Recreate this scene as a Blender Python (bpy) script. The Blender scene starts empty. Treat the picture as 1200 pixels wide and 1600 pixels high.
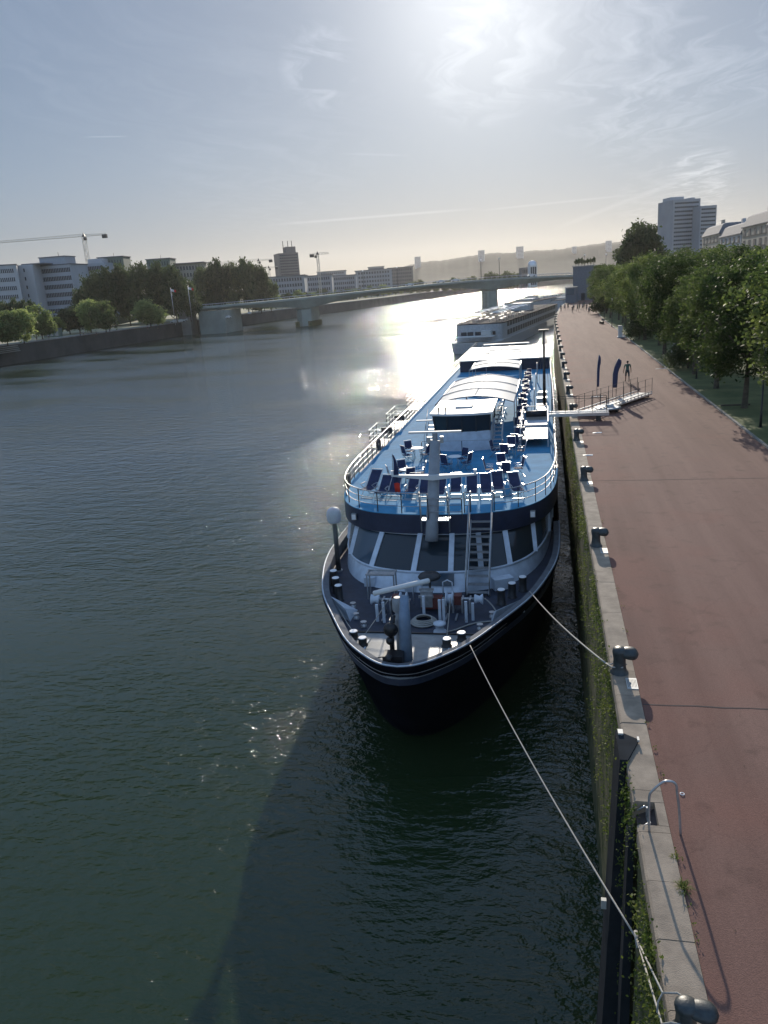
import bpy, bmesh, math, random
from mathutils import Vector, Matrix, noise as mnoise
random.seed(7)
C = bpy.context.scene.collection
PI = math.pi
H = 17.2                      # eye height above the river
# ---------------------------------------------------------------- camera geometry (also used to survey distances)
F = 1217.0
PT = math.atan(353/1217); YA = math.atan(278/1267); RL = math.atan(.069)
cp, sp, ca, sa, cr, sr = math.cos(PT), math.sin(PT), math.cos(YA), math.sin(YA), math.cos(RL), math.sin(RL)
def at(u, v, z=None, dist=None, Y=None):
    """survey: world point seen at photo pixel (u,v), at height z, at forward distance dist or at world Y"""
    x = (u-600)/F; y = (v-800)/F
    x, y = x*cr-y*sr, x*sr+y*cr
    h = cp-y*sp; d = sp+y*cp
    X = x*ca-h*sa; W = h*ca+x*sa
    t = (H-z)/d if z is not None else (dist/h if dist is not None else Y/W)
    return Vector((X*t, W*t, H-d*t))

# ---------------------------------------------------------------- materials
def newmat(name):
    m = bpy.data.materials.new(name); m.use_nodes = True
    return m, m.node_tree, m.node_tree.nodes['Principled BSDF']
def N(nt, typ, **kw):
    n = nt.nodes.new(typ)
    for k, v in kw.items():
        if k in n.inputs: n.inputs[k].default_value = v
        else: setattr(n, k, v)
    return n
def mat(name, col, rough=.6, metal=0, var=.15, scale=3.0, bump=0, bscale=40, col2=None, spec=None, coord='Object', detail=4):
    m, nt, b = newmat(name)
    b.inputs['Roughness'].default_value = rough
    b.inputs['Metallic'].default_value = metal
    if spec is not None: b.inputs['Specular IOR Level'].default_value = spec
    tc = N(nt, 'ShaderNodeTexCoord')
    no = N(nt, 'ShaderNodeTexNoise', Scale=scale, Detail=detail)
    no.inputs['Roughness'].default_value = .6
    nt.links.new(tc.outputs[coord], no.inputs['Vector'])
    ra = N(nt, 'ShaderNodeValToRGB')
    c2 = col2 or tuple(c*(1-var) for c in col)
    c1 = col if col2 else tuple(min(1, c*(1+var)) for c in col)
    ra.color_ramp.elements[0].position = .35; ra.color_ramp.elements[1].position = .65
    ra.color_ramp.elements[0].color = (*c2, 1); ra.color_ramp.elements[1].color = (*c1, 1)
    nt.links.new(no.outputs['Fac'], ra.inputs['Fac'])
    nt.links.new(ra.outputs['Color'], b.inputs['Base Color'])
    if bump:
        n2 = N(nt, 'ShaderNodeTexNoise', Scale=bscale, Detail=3)
        nt.links.new(tc.outputs[coord], n2.inputs['Vector'])
        bp = N(nt, 'ShaderNodeBump', Strength=bump); bp.inputs['Distance'].default_value = .02
        nt.links.new(n2.outputs['Fac'], bp.inputs['Height'])
        nt.links.new(bp.outputs['Normal'], b.inputs['Normal'])
    return m
def leafmat(name, c1, c2, trans=.35, rough=.6):
    m, nt, b = newmat(name)
    tc = N(nt, 'ShaderNodeTexCoord')
    no = N(nt, 'ShaderNodeTexNoise', Scale=.6, Detail=3)
    nt.links.new(tc.outputs['Object'], no.inputs['Vector'])
    ra = N(nt, 'ShaderNodeValToRGB')
    ra.color_ramp.elements[0].position = .35; ra.color_ramp.elements[1].position = .68
    ra.color_ramp.elements[0].color = (*c1, 1); ra.color_ramp.elements[1].color = (*c2, 1)
    nt.links.new(no.outputs['Fac'], ra.inputs['Fac'])
    oi = N(nt, 'ShaderNodeObjectInfo'); mr = N(nt, 'ShaderNodeMapRange'); mr.inputs[3].default_value = .62; mr.inputs[4].default_value = 1.6
    nt.links.new(oi.outputs['Random'], mr.inputs[0])
    hv = N(nt, 'ShaderNodeHueSaturation'); nt.links.new(mr.outputs[0], hv.inputs['Value'])
    m2 = N(nt, 'ShaderNodeMapRange'); m2.inputs[3].default_value = .515; m2.inputs[4].default_value = .485; nt.links.new(oi.outputs['Random'], m2.inputs[0]); nt.links.new(m2.outputs[0], hv.inputs['Hue'])
    nt.links.new(ra.outputs['Color'], hv.inputs['Color']); ra = hv
    nt.links.new(ra.outputs['Color'], b.inputs['Base Color'])
    b.inputs['Roughness'].default_value = rough; b.inputs['Specular IOR Level'].default_value = .12
    tr = N(nt, 'ShaderNodeBsdfTranslucent')
    hs = N(nt, 'ShaderNodeHueSaturation', Saturation=1.1, Value=1.3)
    nt.links.new(ra.outputs['Color'], hs.inputs['Color']); nt.links.new(hs.outputs['Color'], tr.inputs['Color'])
    mx = N(nt, 'ShaderNodeMixShader', Fac=trans)
    nt.links.new(b.outputs[0], mx.inputs[1]); nt.links.new(tr.outputs[0], mx.inputs[2])
    nt.links.new(mx.outputs[0], nt.nodes['Material Output'].inputs['Surface'])
    return m
M = {}
def asphalt_red():
    m, nt, b = newmat('red_asphalt'); L = nt.links.new
    tc = N(nt, 'ShaderNodeTexCoord')
    big = N(nt, 'ShaderNodeTexNoise', Scale=.55, Detail=6); big.inputs['Roughness'].default_value = .65
    mp = N(nt, 'ShaderNodeMapping'); mp.inputs['Scale'].default_value = (1.5, .09, 1)
    L(tc.outputs['Object'], mp.inputs['Vector']); L(mp.outputs['Vector'], big.inputs['Vector'])
    r1 = N(nt, 'ShaderNodeValToRGB')
    r1.color_ramp.elements[0].position = .3; r1.color_ramp.elements[1].position = .72
    r1.color_ramp.elements[0].color = (.180, .094, .072, 1); r1.color_ramp.elements[1].color = (.272, .156, .120, 1)
    L(big.outputs['Fac'], r1.inputs['Fac'])
    # redder worn patches near the coping
    pn = N(nt, 'ShaderNodeTexNoise', Scale=.35, Detail=5)
    L(tc.outputs['Object'], pn.inputs['Vector'])
    sx = N(nt, 'ShaderNodeSeparateXYZ'); L(tc.outputs['Object'], sx.inputs[0])
    mr = N(nt, 'ShaderNodeMapRange'); mr.inputs[1].default_value = 2.0; mr.inputs[2].default_value = 5.0; mr.inputs[3].default_value = .22; mr.inputs[4].default_value = 0
    L(sx.outputs['X'], mr.inputs[0])
    ad = N(nt, 'ShaderNodeMath', operation='ADD'); L(pn.outputs['Fac'], ad.inputs[0]); L(mr.outputs[0], ad.inputs[1])
    r2 = N(nt, 'ShaderNodeValToRGB'); r2.color_ramp.elements[0].position = .58; r2.color_ramp.elements[1].position = .78
    L(ad.outputs[0], r2.inputs['Fac'])
    mx = N(nt, 'ShaderNodeMixRGB'); mx.inputs['Color2'].default_value = (.25, .115, .085, 1)
    ml = N(nt, 'ShaderNodeMath', operation='MULTIPLY'); ml.inputs[1].default_value = .55; L(r2.outputs['Color'], ml.inputs[0])
    L(ml.outputs[0], mx.inputs['Fac']); L(r1.outputs['Color'], mx.inputs['Color1'])
    fine = N(nt, 'ShaderNodeTexNoise', Scale=55, Detail=2); L(tc.outputs['Object'], fine.inputs['Vector'])
    r3 = N(nt, 'ShaderNodeValToRGB'); r3.color_ramp.elements[0].position = .3; r3.color_ramp.elements[1].position = .7
    r3.color_ramp.elements[0].color = (.72, .72, .72, 1); r3.color_ramp.elements[1].color = (1.0, 1.0, 1.0, 1)
    L(fine.outputs['Fac'], r3.inputs['Fac'])
    m2 = N(nt, 'ShaderNodeMixRGB', blend_type='MULTIPLY'); m2.inputs['Fac'].default_value = 1
    L(mx.outputs[0], m2.inputs['Color1']); L(r3.outputs['Color'], m2.inputs['Color2'])
    # dark spots and stains
    sp_ = N(nt, 'ShaderNodeTexNoise', Scale=1.7, Detail=5); L(tc.outputs['Object'], sp_.inputs['Vector'])
    r4 = N(nt, 'ShaderNodeValToRGB'); r4.color_ramp.elements[0].position = .28; r4.color_ramp.elements[1].position = .42
    r4.color_ramp.elements[0].color = (.78, .78, .78, 1); L(sp_.outputs['Fac'], r4.inputs['Fac'])
    m3 = N(nt, 'ShaderNodeMixRGB', blend_type='MULTIPLY'); m3.inputs['Fac'].default_value = 1
    L(m2.outputs[0], m3.inputs['Color1']); L(r4.outputs['Color'], m3.inputs['Color2'])
    vo = N(nt, 'ShaderNodeTexVoronoi', Scale=.42); vo.feature = 'DISTANCE_TO_EDGE'
    wn = N(nt, 'ShaderNodeTexNoise', Scale=1.4, Detail=6); L(tc.outputs['Object'], wn.inputs['Vector'])
    wa = N(nt, 'ShaderNodeVectorMath', operation='MULTIPLY_ADD'); wa.inputs[1].default_value = (.9, .9, 0); L(wn.outputs['Color'], wa.inputs[0]); L(tc.outputs['Object'], wa.inputs[2]); L(wa.outputs[0], vo.inputs['Vector'])
    ck = N(nt, 'ShaderNodeMapRange'); ck.inputs[1].default_value = .0; ck.inputs[2].default_value = .012; ck.inputs[3].default_value = .9; ck.inputs[4].default_value = 1; L(vo.outputs['Distance'], ck.inputs[0])
    ckm = N(nt, 'ShaderNodeMath', operation='MAXIMUM'); L(ck.outputs[0], ckm.inputs[0])
    cm_ = N(nt, 'ShaderNodeTexNoise', Scale=.25, Detail=2); L(tc.outputs['Object'], cm_.inputs['Vector'])
    cr2 = N(nt, 'ShaderNodeMapRange'); cr2.inputs[1].default_value = .45; cr2.inputs[2].default_value = .55; L(cm_.outputs['Fac'], cr2.inputs[0]); L(cr2.outputs[0], ckm.inputs[1])
    m4 = N(nt, 'ShaderNodeMixRGB', blend_type='MULTIPLY'); m4.inputs['Fac'].default_value = 1; L(m3.outputs[0], m4.inputs['Color1']); L(ckm.outputs[0], m4.inputs['Color2']); m3 = m4
    L(m3.outputs[0], b.inputs['Base Color']); b.inputs['Roughness'].default_value = .92
    b.inputs['Specular IOR Level'].default_value = .25
    bp = N(nt, 'ShaderNodeBump', Strength=.5); bp.inputs['Distance'].default_value = .012
    L(fine.outputs['Fac'], bp.inputs['Height']); L(bp.outputs['Normal'], b.inputs['Normal'])
    return m
def water_mat():
    m, nt, b = newmat('river_water'); L = nt.links.new
    b.inputs['Base Color'].default_value = (.016, .031, .016, 1)
    b.inputs['Roughness'].default_value = .09
    b.inputs['IOR'].default_value = 1.36
    tc = N(nt, 'ShaderNodeTexCoord')
    def lay(scale, sx, sy, rot, det=3):
        mp = N(nt, 'ShaderNodeMapping'); mp.inputs['Scale'].default_value = (sx, sy, 1); mp.inputs['Rotation'].default_value = (0, 0, rot)
        n = N(nt, 'ShaderNodeTexNoise', Scale=scale, Detail=det); n.inputs['Roughness'].default_value = .55
        L(tc.outputs['Object'], mp.inputs['Vector']); L(mp.outputs['Vector'], n.inputs['Vector'])
        return n
    n1 = lay(.55, .75, 1.5, .35, 2); n2 = lay(2.1, .8, 1.5, -.2, 3); n3 = lay(6.5, .9, 1.25, .5, 2)
    calm = lay(.022, 1, 2.2, .25, 4)     # wind patches: rougher and calmer streaks
    cr_ = N(nt, 'ShaderNodeMapRange'); cr_.inputs[1].default_value = .38; cr_.inputs[2].default_value = .62; cr_.inputs[3].default_value = .5; cr_.inputs[4].default_value = 1.9
    L(calm.outputs['Fac'], cr_.inputs[0])
    def mul(n, k):
        q = N(nt, 'ShaderNodeMath', operation='MULTIPLY'); q.inputs[1].default_value = k; L(n.outputs[0], q.inputs[0]); return q
    a = N(nt, 'ShaderNodeMath', operation='ADD'); L(mul(n1, .19).outputs[0], a.inputs[0]); L(mul(n2, .118).outputs[0], a.inputs[1])
    a2 = N(nt, 'ShaderNodeMath', operation='ADD'); L(a.outputs[0], a2.inputs[0]); L(mul(n3, .026).outputs[0], a2.inputs[1])
    bp = N(nt, 'ShaderNodeBump'); bp.inputs['Distance'].default_value = 1.0
    L(a2.outputs[0], bp.inputs['Height']); L(cr_.outputs[0], bp.inputs['Strength'])
    # mirror share follows the mean water level, wavelets only steer the reflections
    fr = N(nt, 'ShaderNodeFresnel'); fr.inputs['IOR'].default_value = 1.36
    fm = N(nt, 'ShaderNodeMath', operation='MULTIPLY'); fm.use_clamp = True; fm.inputs[1].default_value = FRK; L(fr.outputs[0], fm.inputs[0])
    fc_ = N(nt, 'ShaderNodeMath', operation='MINIMUM'); fc_.inputs[1].default_value = .6; L(fm.outputs[0], fc_.inputs[0]); fm = fc_
    gl = N(nt, 'ShaderNodeBsdfAnisotropic'); gl.inputs['Roughness'].default_value = .05; L(bp.outputs['Normal'], gl.inputs['Normal'])
    df = N(nt, 'ShaderNodeBsdfDiffuse'); df.inputs['Color'].default_value = (.020, .036, .014, 1)
    mx = N(nt, 'ShaderNodeMixShader'); L(fm.outputs[0], mx.inputs[0]); L(df.outputs[0], mx.inputs[1]); L(gl.outputs[0], mx.inputs[2])
    L(mx.outputs[0], nt.nodes['Material Output'].inputs['Surface'])
    return m
FRK = 1.7
def deck_blue():
    m = mat('blue_deck_paint', (.065, .255, .43), .85, var=.12, scale=1.2, bump=.15, bscale=60)
    return m
def facade(name, wall, glass, cols, rows, gx=.62, gy=.5):
    """window grid by generated coordinates of a box face: only for tiny far towers"""
    return mat(name, wall, .8, var=.1, scale=.2)
M['asphalt'] = asphalt_red()
M['water'] = water_mat()
M['coping'] = mat('granite_coping', (.31, .245, .18), .9, var=.22, scale=2.5, bump=.4, bscale=50)
M['quaywall'] = mat('quay_wall_stone', (.17, .15, .09), .95, scale=1.6, bump=1.0, bscale=9, col2=(.045, .060, .022), detail=10, spec=.1)
M['moss'] = mat('wall_moss', (.07, .085, .03), .95, scale=3, bump=.8, bscale=14, col2=(.05, .045, .03))
M['bankwall'] = mat('far_bank_wall', (.075, .075, .07), .9, scale=.15, col2=(.045, .047, .045), detail=6)
M['ground'] = mat('dry_ground', (.40, .34, .22), .95, scale=.12, col2=(.24, .24, .13), detail=6)
M['grass'] = mat('verge_grass', (.16, .17, .06), .95, scale=.5, col2=(.075, .10, .03), bump=.5, bscale=20, detail=8)
M['kerb'] = mat('kerb_stone', (.26, .25, .22), .9)
M['joint'] = mat('joint_tar', (.065, .05, .045), .95)
M['black'] = mat('black_paint', (.012, .012, .014), .35, var=.2)
M['bollard'] = mat('bollard_iron', (.035, .042, .042), .42, var=.35, scale=9, bump=.12, bscale=30)
M['white'] = mat('white_paint', (.60, .61, .60), .55, var=.05, scale=2)
M['ivory'] = mat('white_canvas', (.50, .50, .48), .7, var=.05, scale=1)
M['lampw'] = mat('white_plastic', (.8, .8, .8), .35, var=.02)
M['hullnavy'] = mat('navy_hull_paint', (.006, .007, .010), .7, var=.3, scale=.8, spec=0)
M['navy'] = mat('navy_fabric', (.018, .028, .08), .85, var=.2, scale=5)
M['fascia'] = mat('navy_fascia', (.018, .028, .06), .4, var=.15)
M['shipwhite'] = mat('ship_white_paint', (.54, .60, .67), .45, var=.13, scale=2.2, detail=8)
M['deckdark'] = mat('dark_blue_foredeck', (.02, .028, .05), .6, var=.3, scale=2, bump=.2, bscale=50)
M['deckgrey'] = mat('grey_foredeck', (.20, .22, .23), .3, var=.25, scale=1.5, bump=.1)
M['deck'] = deck_blue(); M['deck'].node_tree.nodes['Principled BSDF'].inputs['Specular IOR Level'].default_value = .12
M['alu'] = mat('brushed_aluminium', (.62, .63, .64), .3, metal=.85, var=.08)
M['steel'] = mat('galvanised_steel', (.42, .43, .44), .38, metal=.7, var=.15, scale=6)
M['greypaint'] = mat('grey_mast_paint', (.25, .27, .29), .45, var=.1)
M['darksteel'] = mat('dark_steel', (.035, .037, .04), .5, metal=.3, var=.3)
M['rust'] = mat('rusty_steel', (.09, .05, .03), .8, var=.3, scale=6)
M['red'] = mat('red_cloth', (.6, .04, .02), .7, var=.1)
M['redpaint'] = mat('red_paint', (.13, .035, .028), .6)
M['rope'] = mat('mooring_rope_fibre', (.34, .33, .30), .85, var=.2, scale=30)
M['concrete'] = mat('concrete', (.30, .30, .28), .9, var=.15, scale=.3, detail=8)
M['bridge'] = mat('bridge_concrete', (.27, .30, .27), .85, var=.15, scale=.12, detail=8)
M['bluepaint'] = mat('blue_grey_paint', (.16, .22, .30), .5)
M['mattblack'] = mat('matt_black', (.028, .032, .036), .95, spec=.05)
M['shipgrey'] = mat('grey_ship_side', (.42, .43, .44), .6)
M['towerwall'] = mat('tower_render', (.27, .29, .32), .85, var=.08, scale=.1)
M['roofgrey'] = mat('grey_deck_covering', (.05, .05, .055), .95, spec=.05)
M['bldg'] = mat('pale_render', (.42, .43, .45), .85, var=.07, scale=.1)
M['bldg2'] = mat('cool_render', (.34, .37, .41), .85, var=.07, scale=.1)
M['bldgdark'] = mat('dark_cladding', (.15, .14, .14), .8, var=.1, scale=.2)
M['roofgreen'] = mat('green_roof', (.12, .16, .13), .7)
M['zinc'] = mat('zinc_roof', (.12, .13, .15), .85, metal=.0, var=.08, scale=1)
M['limestone'] = mat('limestone', (.36, .33, .28), .85, var=.1, scale=.4)
M['hill'] = mat('hill_woods', (.035, .045, .028), 1, scale=.012, col2=(.012, .018, .010), detail=10)
M['bark'] = mat('tree_bark', (.09, .075, .055), .95, var=.3, scale=4, bump=.6, bscale=12)
M['leaf1'] = leafmat('lime_leaves', (.040, .066, .022), (.125, .160, .052), trans=.45)
M['leaf2'] = leafmat('dark_leaves', (.05, .072, .036), (.105, .13, .056), trans=.35)
M['leaf3'] = leafmat('pale_leaves', (.12, .16, .06), (.22, .26, .10), trans=.5)
M['leaf4'] = leafmat('weed_leaves', (.06, .09, .02), (.15, .17, .05), trans=.4)
M['skin'] = mat('skin', (.38, .22, .15), .6, var=.05)
M['hair'] = mat('dark_hair', (.02, .015, .012), .7)
M['greenshirt'] = mat('green_shirt', (.06, .13, .10), .9)
M['shorts'] = mat('dark_shorts', (.03, .045, .05), .9)
M['darkcloth'] = mat('dark_clothes', (.04, .035, .04), .9)
M['palecloth'] = mat('pale_clothes', (.3, .28, .28), .9)
M['banner'] = mat('navy_banner', (.03, .04, .10), .75, var=.1)
M['cranew'] = mat('pale_crane_paint', (.45, .42, .36), .5)
M['hutblue'] = mat('blue_grey_cladding', (.13, .15, .18), .7, var=.1)
def glass(name, col=(.012, .017, .02), r=.08):
    m, nt, b = newmat(name)
    b.inputs['Base Color'].default_value = (*col, 1); b.inputs['Roughness'].default_value = r
    b.inputs['IOR'].default_value = 1.5
    tc = N(nt, 'ShaderNodeTexCoord'); n = N(nt, 'ShaderNodeTexNoise', Scale=.8, Detail=2)
    nt.links.new(tc.outputs['Object'], n.inputs['Vector'])
    bp = N(nt, 'ShaderNodeBump', Strength=.05); nt.links.new(n.outputs['Fac'], bp.inputs['Height']); nt.links.new(bp.outputs['Normal'], b.inputs['Normal'])
    return m
M['glass'] = glass('dark_glass', (.02, .03, .038))
M['glassblue'] = glass('blue_tinted_glass', (.055, .085, .115), .15)
M['glassfar'] = glass('office_glass', (.02, .025, .035), .45)

# ---------------------------------------------------------------- mesh builder
class MB:
    def __init__(s): s.v = []; s.f = []; s.sm = []
    def add(s, vs, fs, smooth=False):
        o = len(s.v); s.v += [tuple(v) for v in vs]
        for f in fs: s.f.append([i+o for i in f]); s.sm.append(smooth)
        return s
    def box(s, c, d, rz=0, rx=0, ry=0):
        x, y, z = d[0]/2, d[1]/2, d[2]/2
        R = Matrix.Rotation(rz, 3, 'Z') @ Matrix.Rotation(ry, 3, 'Y') @ Matrix.Rotation(rx, 3, 'X')
        vs = [Vector(c)+R @ Vector(p) for p in ((-x,-y,-z),(x,-y,-z),(x,y,-z),(-x,y,-z),(-x,-y,z),(x,-y,z),(x,y,z),(-x,y,z))]
        return s.add(vs, [(0,3,2,1),(4,5,6,7),(0,1,5,4),(1,2,6,5),(2,3,7,6),(3,0,4,7)])
    def bar(s, a, b, w, h=None):
        """rectangular bar between two points"""
        a, b = Vector(a), Vector(b); d = b-a; L = d.length
        if L < 1e-6: return s
        d /= L; h = h or w
        up = Vector((0,0,1)) if abs(d.z) < .95 else Vector((1,0,0))
        sd = d.cross(up).normalized()*(w/2); u2 = sd.cross(d).normalized()*(h/2)
        vs = [a-sd-u2, a+sd-u2, a+sd+u2, a-sd+u2, b-sd-u2, b+sd-u2, b+sd+u2, b-sd+u2]
        return s.add(vs, [(0,1,2,3),(4,7,6,5),(0,4,5,1),(1,5,6,2),(2,6,7,3),(3,7,4,0)])
    def tube(s, pts, r, n=8, cap=True, closed=False):
        pts = [Vector(p) for p in pts]; k = len(pts)
        rs = r if isinstance(r, (list, tuple)) else [r]*k
        base = len(s.v); prev = None; vs = []
        for i, p in enumerate(pts):
            if closed: d = pts[(i+1) % k]-pts[i-1]
            else: d = pts[min(i+1, k-1)]-pts[max(i-1, 0)]
            d = d.normalized() if d.length > 1e-9 else Vector((0,0,1))
            if prev is None:
                up = Vector((0,0,1)) if abs(d.z) < .9 else Vector((1,0,0))
                a = d.cross(up).normalized()
            else:
                a = (prev-d*prev.dot(d)).normalized()
            prev = a; b = d.cross(a)
            for j in range(n):
                t = 2*PI*j/n; vs.append(p+(a*math.cos(t)+b*math.sin(t))*rs[i])
        fs = []
        for i in range(k if closed else k-1):
            i2 = (i+1) % k
            for j in range(n): fs.append((i*n+j, i*n+(j+1) % n, i2*n+(j+1) % n, i2*n+j))
        if cap and not closed: fs += [tuple(range(n-1, -1, -1)), tuple(range((k-1)*n, k*n))]
        return s.add(vs, fs, True)
    def cyl(s, c, r, z0, z1, n=16, r2=None):
        return s.lathe([(r, z0), (r2 if r2 is not None else r, z1)], c, n)
    def lathe(s, prof, c=(0,0,0), n=20, cap=True):
        vs = []; fs = []
        for (r, z) in prof:
            for j in range(n):
                t = 2*PI*j/n; vs.append((c[0]+r*math.cos(t), c[1]+r*math.sin(t), c[2]+z))
        for i in range(len(prof)-1):
            for j in range(n): fs.append((i*n+j, i*n+(j+1) % n, (i+1)*n+(j+1) % n, (i+1)*n+j))
        s.add(vs, fs, True)
        if cap:
            k = len(prof)-1
            s.add([vs[j] for j in range(n)], [tuple(range(n-1, -1, -1))])
            s.add([vs[k*n+j] for j in range(n)], [tuple(range(n))])
        return s
    def ball(s, c, r, n=14, m=9, sc=(1,1,1)):
        vs = []; fs = []
        for i in range(m+1):
            p = PI*i/m
            for j in range(n):
                t = 2*PI*j/n
                vs.append((c[0]+r*sc[0]*math.sin(p)*math.cos(t), c[1]+r*sc[1]*math.sin(p)*math.sin(t), c[2]-r*sc[2]*math.cos(p)))
        for i in range(m):
            for j in range(n): fs.append((i*n+j, i*n+(j+1) % n, (i+1)*n+(j+1) % n, (i+1)*n+j))
        return s.add(vs, fs, True)
    def prism(s, poly, z0, z1, smooth=False):
        """poly: plan outline, counterclockwise"""
        n = len(poly)
        vs = [(p[0], p[1], z0) for p in poly]+[(p[0], p[1], z1) for p in poly]
        fs = [tuple(range(n-1, -1, -1)), tuple(range(n, 2*n))]+[(i, (i+1) % n, n+(i+1) % n, n+i) for i in range(n)]
        return s.add(vs, fs)
    def loft(s, rings, closed=True, smooth=True):
        n = len(rings[0]); vs = [p for r in rings for p in r]; fs = []
        for i in range(len(rings)-1):
            for j in range(n if closed else n-1):
                fs.append((i*n+j, i*n+(j+1) % n, (i+1)*n+(j+1) % n, (i+1)*n+j))
        return s.add(vs, fs, smooth)
    def build(s, name, m, parent=None, loc=None, rz=0, smooth=True):
        me = bpy.data.meshes.new(name); me.from_pydata(s.v, [], s.f)
        me.materials.append(m if not isinstance(m, str) else M[m])
        if smooth: me.polygons.foreach_set('use_smooth', s.sm)
        me.update()
        o = bpy.data.objects.new(name, me); C.objects.link(o)
        if parent: o.parent = parent
        if loc is not None: o.location = loc
        if rz: o.rotation_euler.z = rz
        return o
def tag(o, label=None, cat=None, group=None, kind=None):
    if label: o['label'] = label
    if cat: o['category'] = cat
    if group: o['group'] = group
    if kind: o['kind'] = kind
    return o
def thing(name, loc, label, cat, group=None, rz=0):
    o = bpy.data.objects.new(name, None); C.objects.link(o)
    o.location = loc; o.rotation_euler = (0, 0, rz); o.empty_display_size = .2
    return tag(o, label, cat, group)
def dup(o, parent=None, loc=None, rz=None, label=None, group=None):
    c = o.copy(); C.objects.link(c)
    if parent: c.parent = parent
    if loc is not None: c.location = loc
    if rz is not None: c.rotation_euler = (0, 0, rz)
    if label: c['label'] = label
    if group: c['group'] = group
    for ch in KIDS(o): dup(ch, c)
    return c
def KIDS(o): return list(o.children)
ORD = ['first','second','third','fourth','fifth','sixth','seventh','eighth','ninth','tenth','eleventh','twelfth','thirteenth','fourteenth','fifteenth','sixteenth','seventeenth','eighteenth','nineteenth','twentieth',
 'twenty-first','twenty-second','twenty-third','twenty-fourth','twenty-fifth','twenty-sixth','twenty-seventh','twenty-eighth','twenty-ninth','thirtieth']
def smooth_curve(pts, k=4):
    """Catmull-Rom through plan points"""
    out = []; n = len(pts)
    for i in range(n-1):
        p0 = pts[max(i-1, 0)]; p1 = pts[i]; p2 = pts[i+1]; p3 = pts[min(i+2, n-1)]
        for j in range(k):
            t = j/k
            out.append(tuple(.5*((2*b)+(-a+c)*t+(2*a-5*b+4*c-d)*t*t+(-a+3*b-3*c+d)*t**3) for a, b, c, d in zip(p0, p1, p2, p3)))
    out.append(tuple(pts[-1])); return out
SKYS, SUNS, HAZE, EXPO, DUST, GAM, GS, SAT, TINT, AURE, FILL_OVER, FILL_BACK = .08, 4.0, .00005, 0.2, .5, .30, 2.2, 1.5, (.785,.95,1.22,1), ((150,5),(30,.5)), 2.1, 2.0

# ================================================================ SETTING
QZ = 8.1                      # quay level
QX = 1.45                     # river face of the coping
CW = .52                      # coping width
EDGE = [(1.45,-40),(1.45,0),(1.45,60),(1.45,120),(1.45,160),(2.05,186),(2.98,212),(4.56,245),(6.64,269),(9.2,291),(15,325),(28,375),(48,430),(80,510),(130,620),(200,760)]
def edge_pts():
    return [p for p in smooth_curve(EDGE, 5)]
def offset(poly, d):
    out = []
    for i, p in enumerate(poly):
        a = poly[max(i-1, 0)]; b = poly[min(i+1, len(poly)-1)]
        t = Vector((b[0]-a[0], b[1]-a[1])).normalized()
        out.append((p[0]+t.y*d, p[1]-t.x*d))
    return out
def sheet(name, left, right, z, m, kind='structure'):
    """strip between two plan polylines"""
    mb = MB(); n = len(left)
    mb.add([(p[0], p[1], z) for p in left]+[(p[0], p[1], z) for p in right], [(i, n+i, n+i+1, i+1) for i in range(n-1)])
    return tag(mb.build(name, m), kind=kind)

# river
mb = MB(); mb.add([(-900,-260,0),(700,-260,0),(1500,2600,0),(-1500,2600,0)], [(0,1,2,3)])
tag(mb.build('river_water', 'water'), kind='structure')
# riverbed keeps the far shore closed underneath
E_ = edge_pts()
E_near = [p for p in E_ if p[1] <= 300]
R1 = offset(E_, CW+.01)
R2 = [(max(10.8, r[0]+8.8) if p[1] < 230 else r[0]+9.5, p[1]) for p, r in zip(E_, R1)]
prom = sheet('promenade', R1, R2, QZ-.02, 'asphalt')
R3 = offset(R2, .14)
# kerb as real raised edging
mb = MB(); n = len(R2)
kv = [(p[0], p[1], QZ-.1) for p in R2]+[(p[0], p[1], QZ+.07) for p in R2]+[(p[0], p[1], QZ+.07) for p in R3]+[(p[0], p[1], QZ-.1) for p in R3]
kf = []
for i in range(n-1):
    for k in range(3): kf.append((k*n+i, (k+1)*n+i, (k+1)*n+i+1, k*n+i+1))
mb.add(kv, kf); tag(mb.build('promenade_kerb', 'kerb'), kind='structure')
sheet('grass_verge', R3, [(r[0]+9, r[1]) for r in R3], QZ+.02, 'grass')
sheet('city_ground', [(r[0]+9, r[1]) for r in R3], [(r[0]+900, r[1]) for r in R3], QZ-.05, 'ground')
# gravel/tar joints across the promenade
for y in (15.84, 35.42):
    pts = [(2.0+i*.55, y+random.uniform(-.02, .02)) for i in range(17)]
    mb = MB(); k = len(pts)
    mb.add([(p[0], p[1]-random.uniform(.008,.028), QZ-.015) for p in pts]+[(p[0], p[1]+random.uniform(.008,.028), QZ-.015) for p in pts], [(i, i+1, k+i+1, k+i) for i in range(k-1)])
    tag(mb.build('promenade_joint', 'joint'), kind='structure')

# quay wall (vertical stone face with the notch of the ladder) and coping stones
NY0, NY1, ND = 11.80, 12.42, .36
wl = []
for p in E_:
    wl.append(p)
wl = [p for p in wl if p[1] < NY0-.5]+[(QX, NY0), (QX+ND, NY0+.05), (QX+ND, NY1-.05), (QX, NY1)]+[p for p in wl if p[1] > NY1+.5]
WT = QZ-.36
q = thing('quay_wall', (QX, 10, 0), 'tall dark stone quay wall overgrown with green plants, running beside the moored blue-decked ship', 'quay wall')
def rel(o, par):               # parent while keeping world placement (parents here are unrotated or handled)
    o.parent = par; o.matrix_parent_inverse = Matrix.Translation(par.location).inverted() if par.rotation_euler.z == 0 else (Matrix.Translation(par.location) @ Matrix.Rotation(par.rotation_euler.z, 4, 'Z')).inverted()
    return o
mb = MB(); n = len(wl)
wl2 = [(p[0]+.03, p[1]) for p in wl]
zs = [-1.5, 1.2, 4.5, WT]
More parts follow.
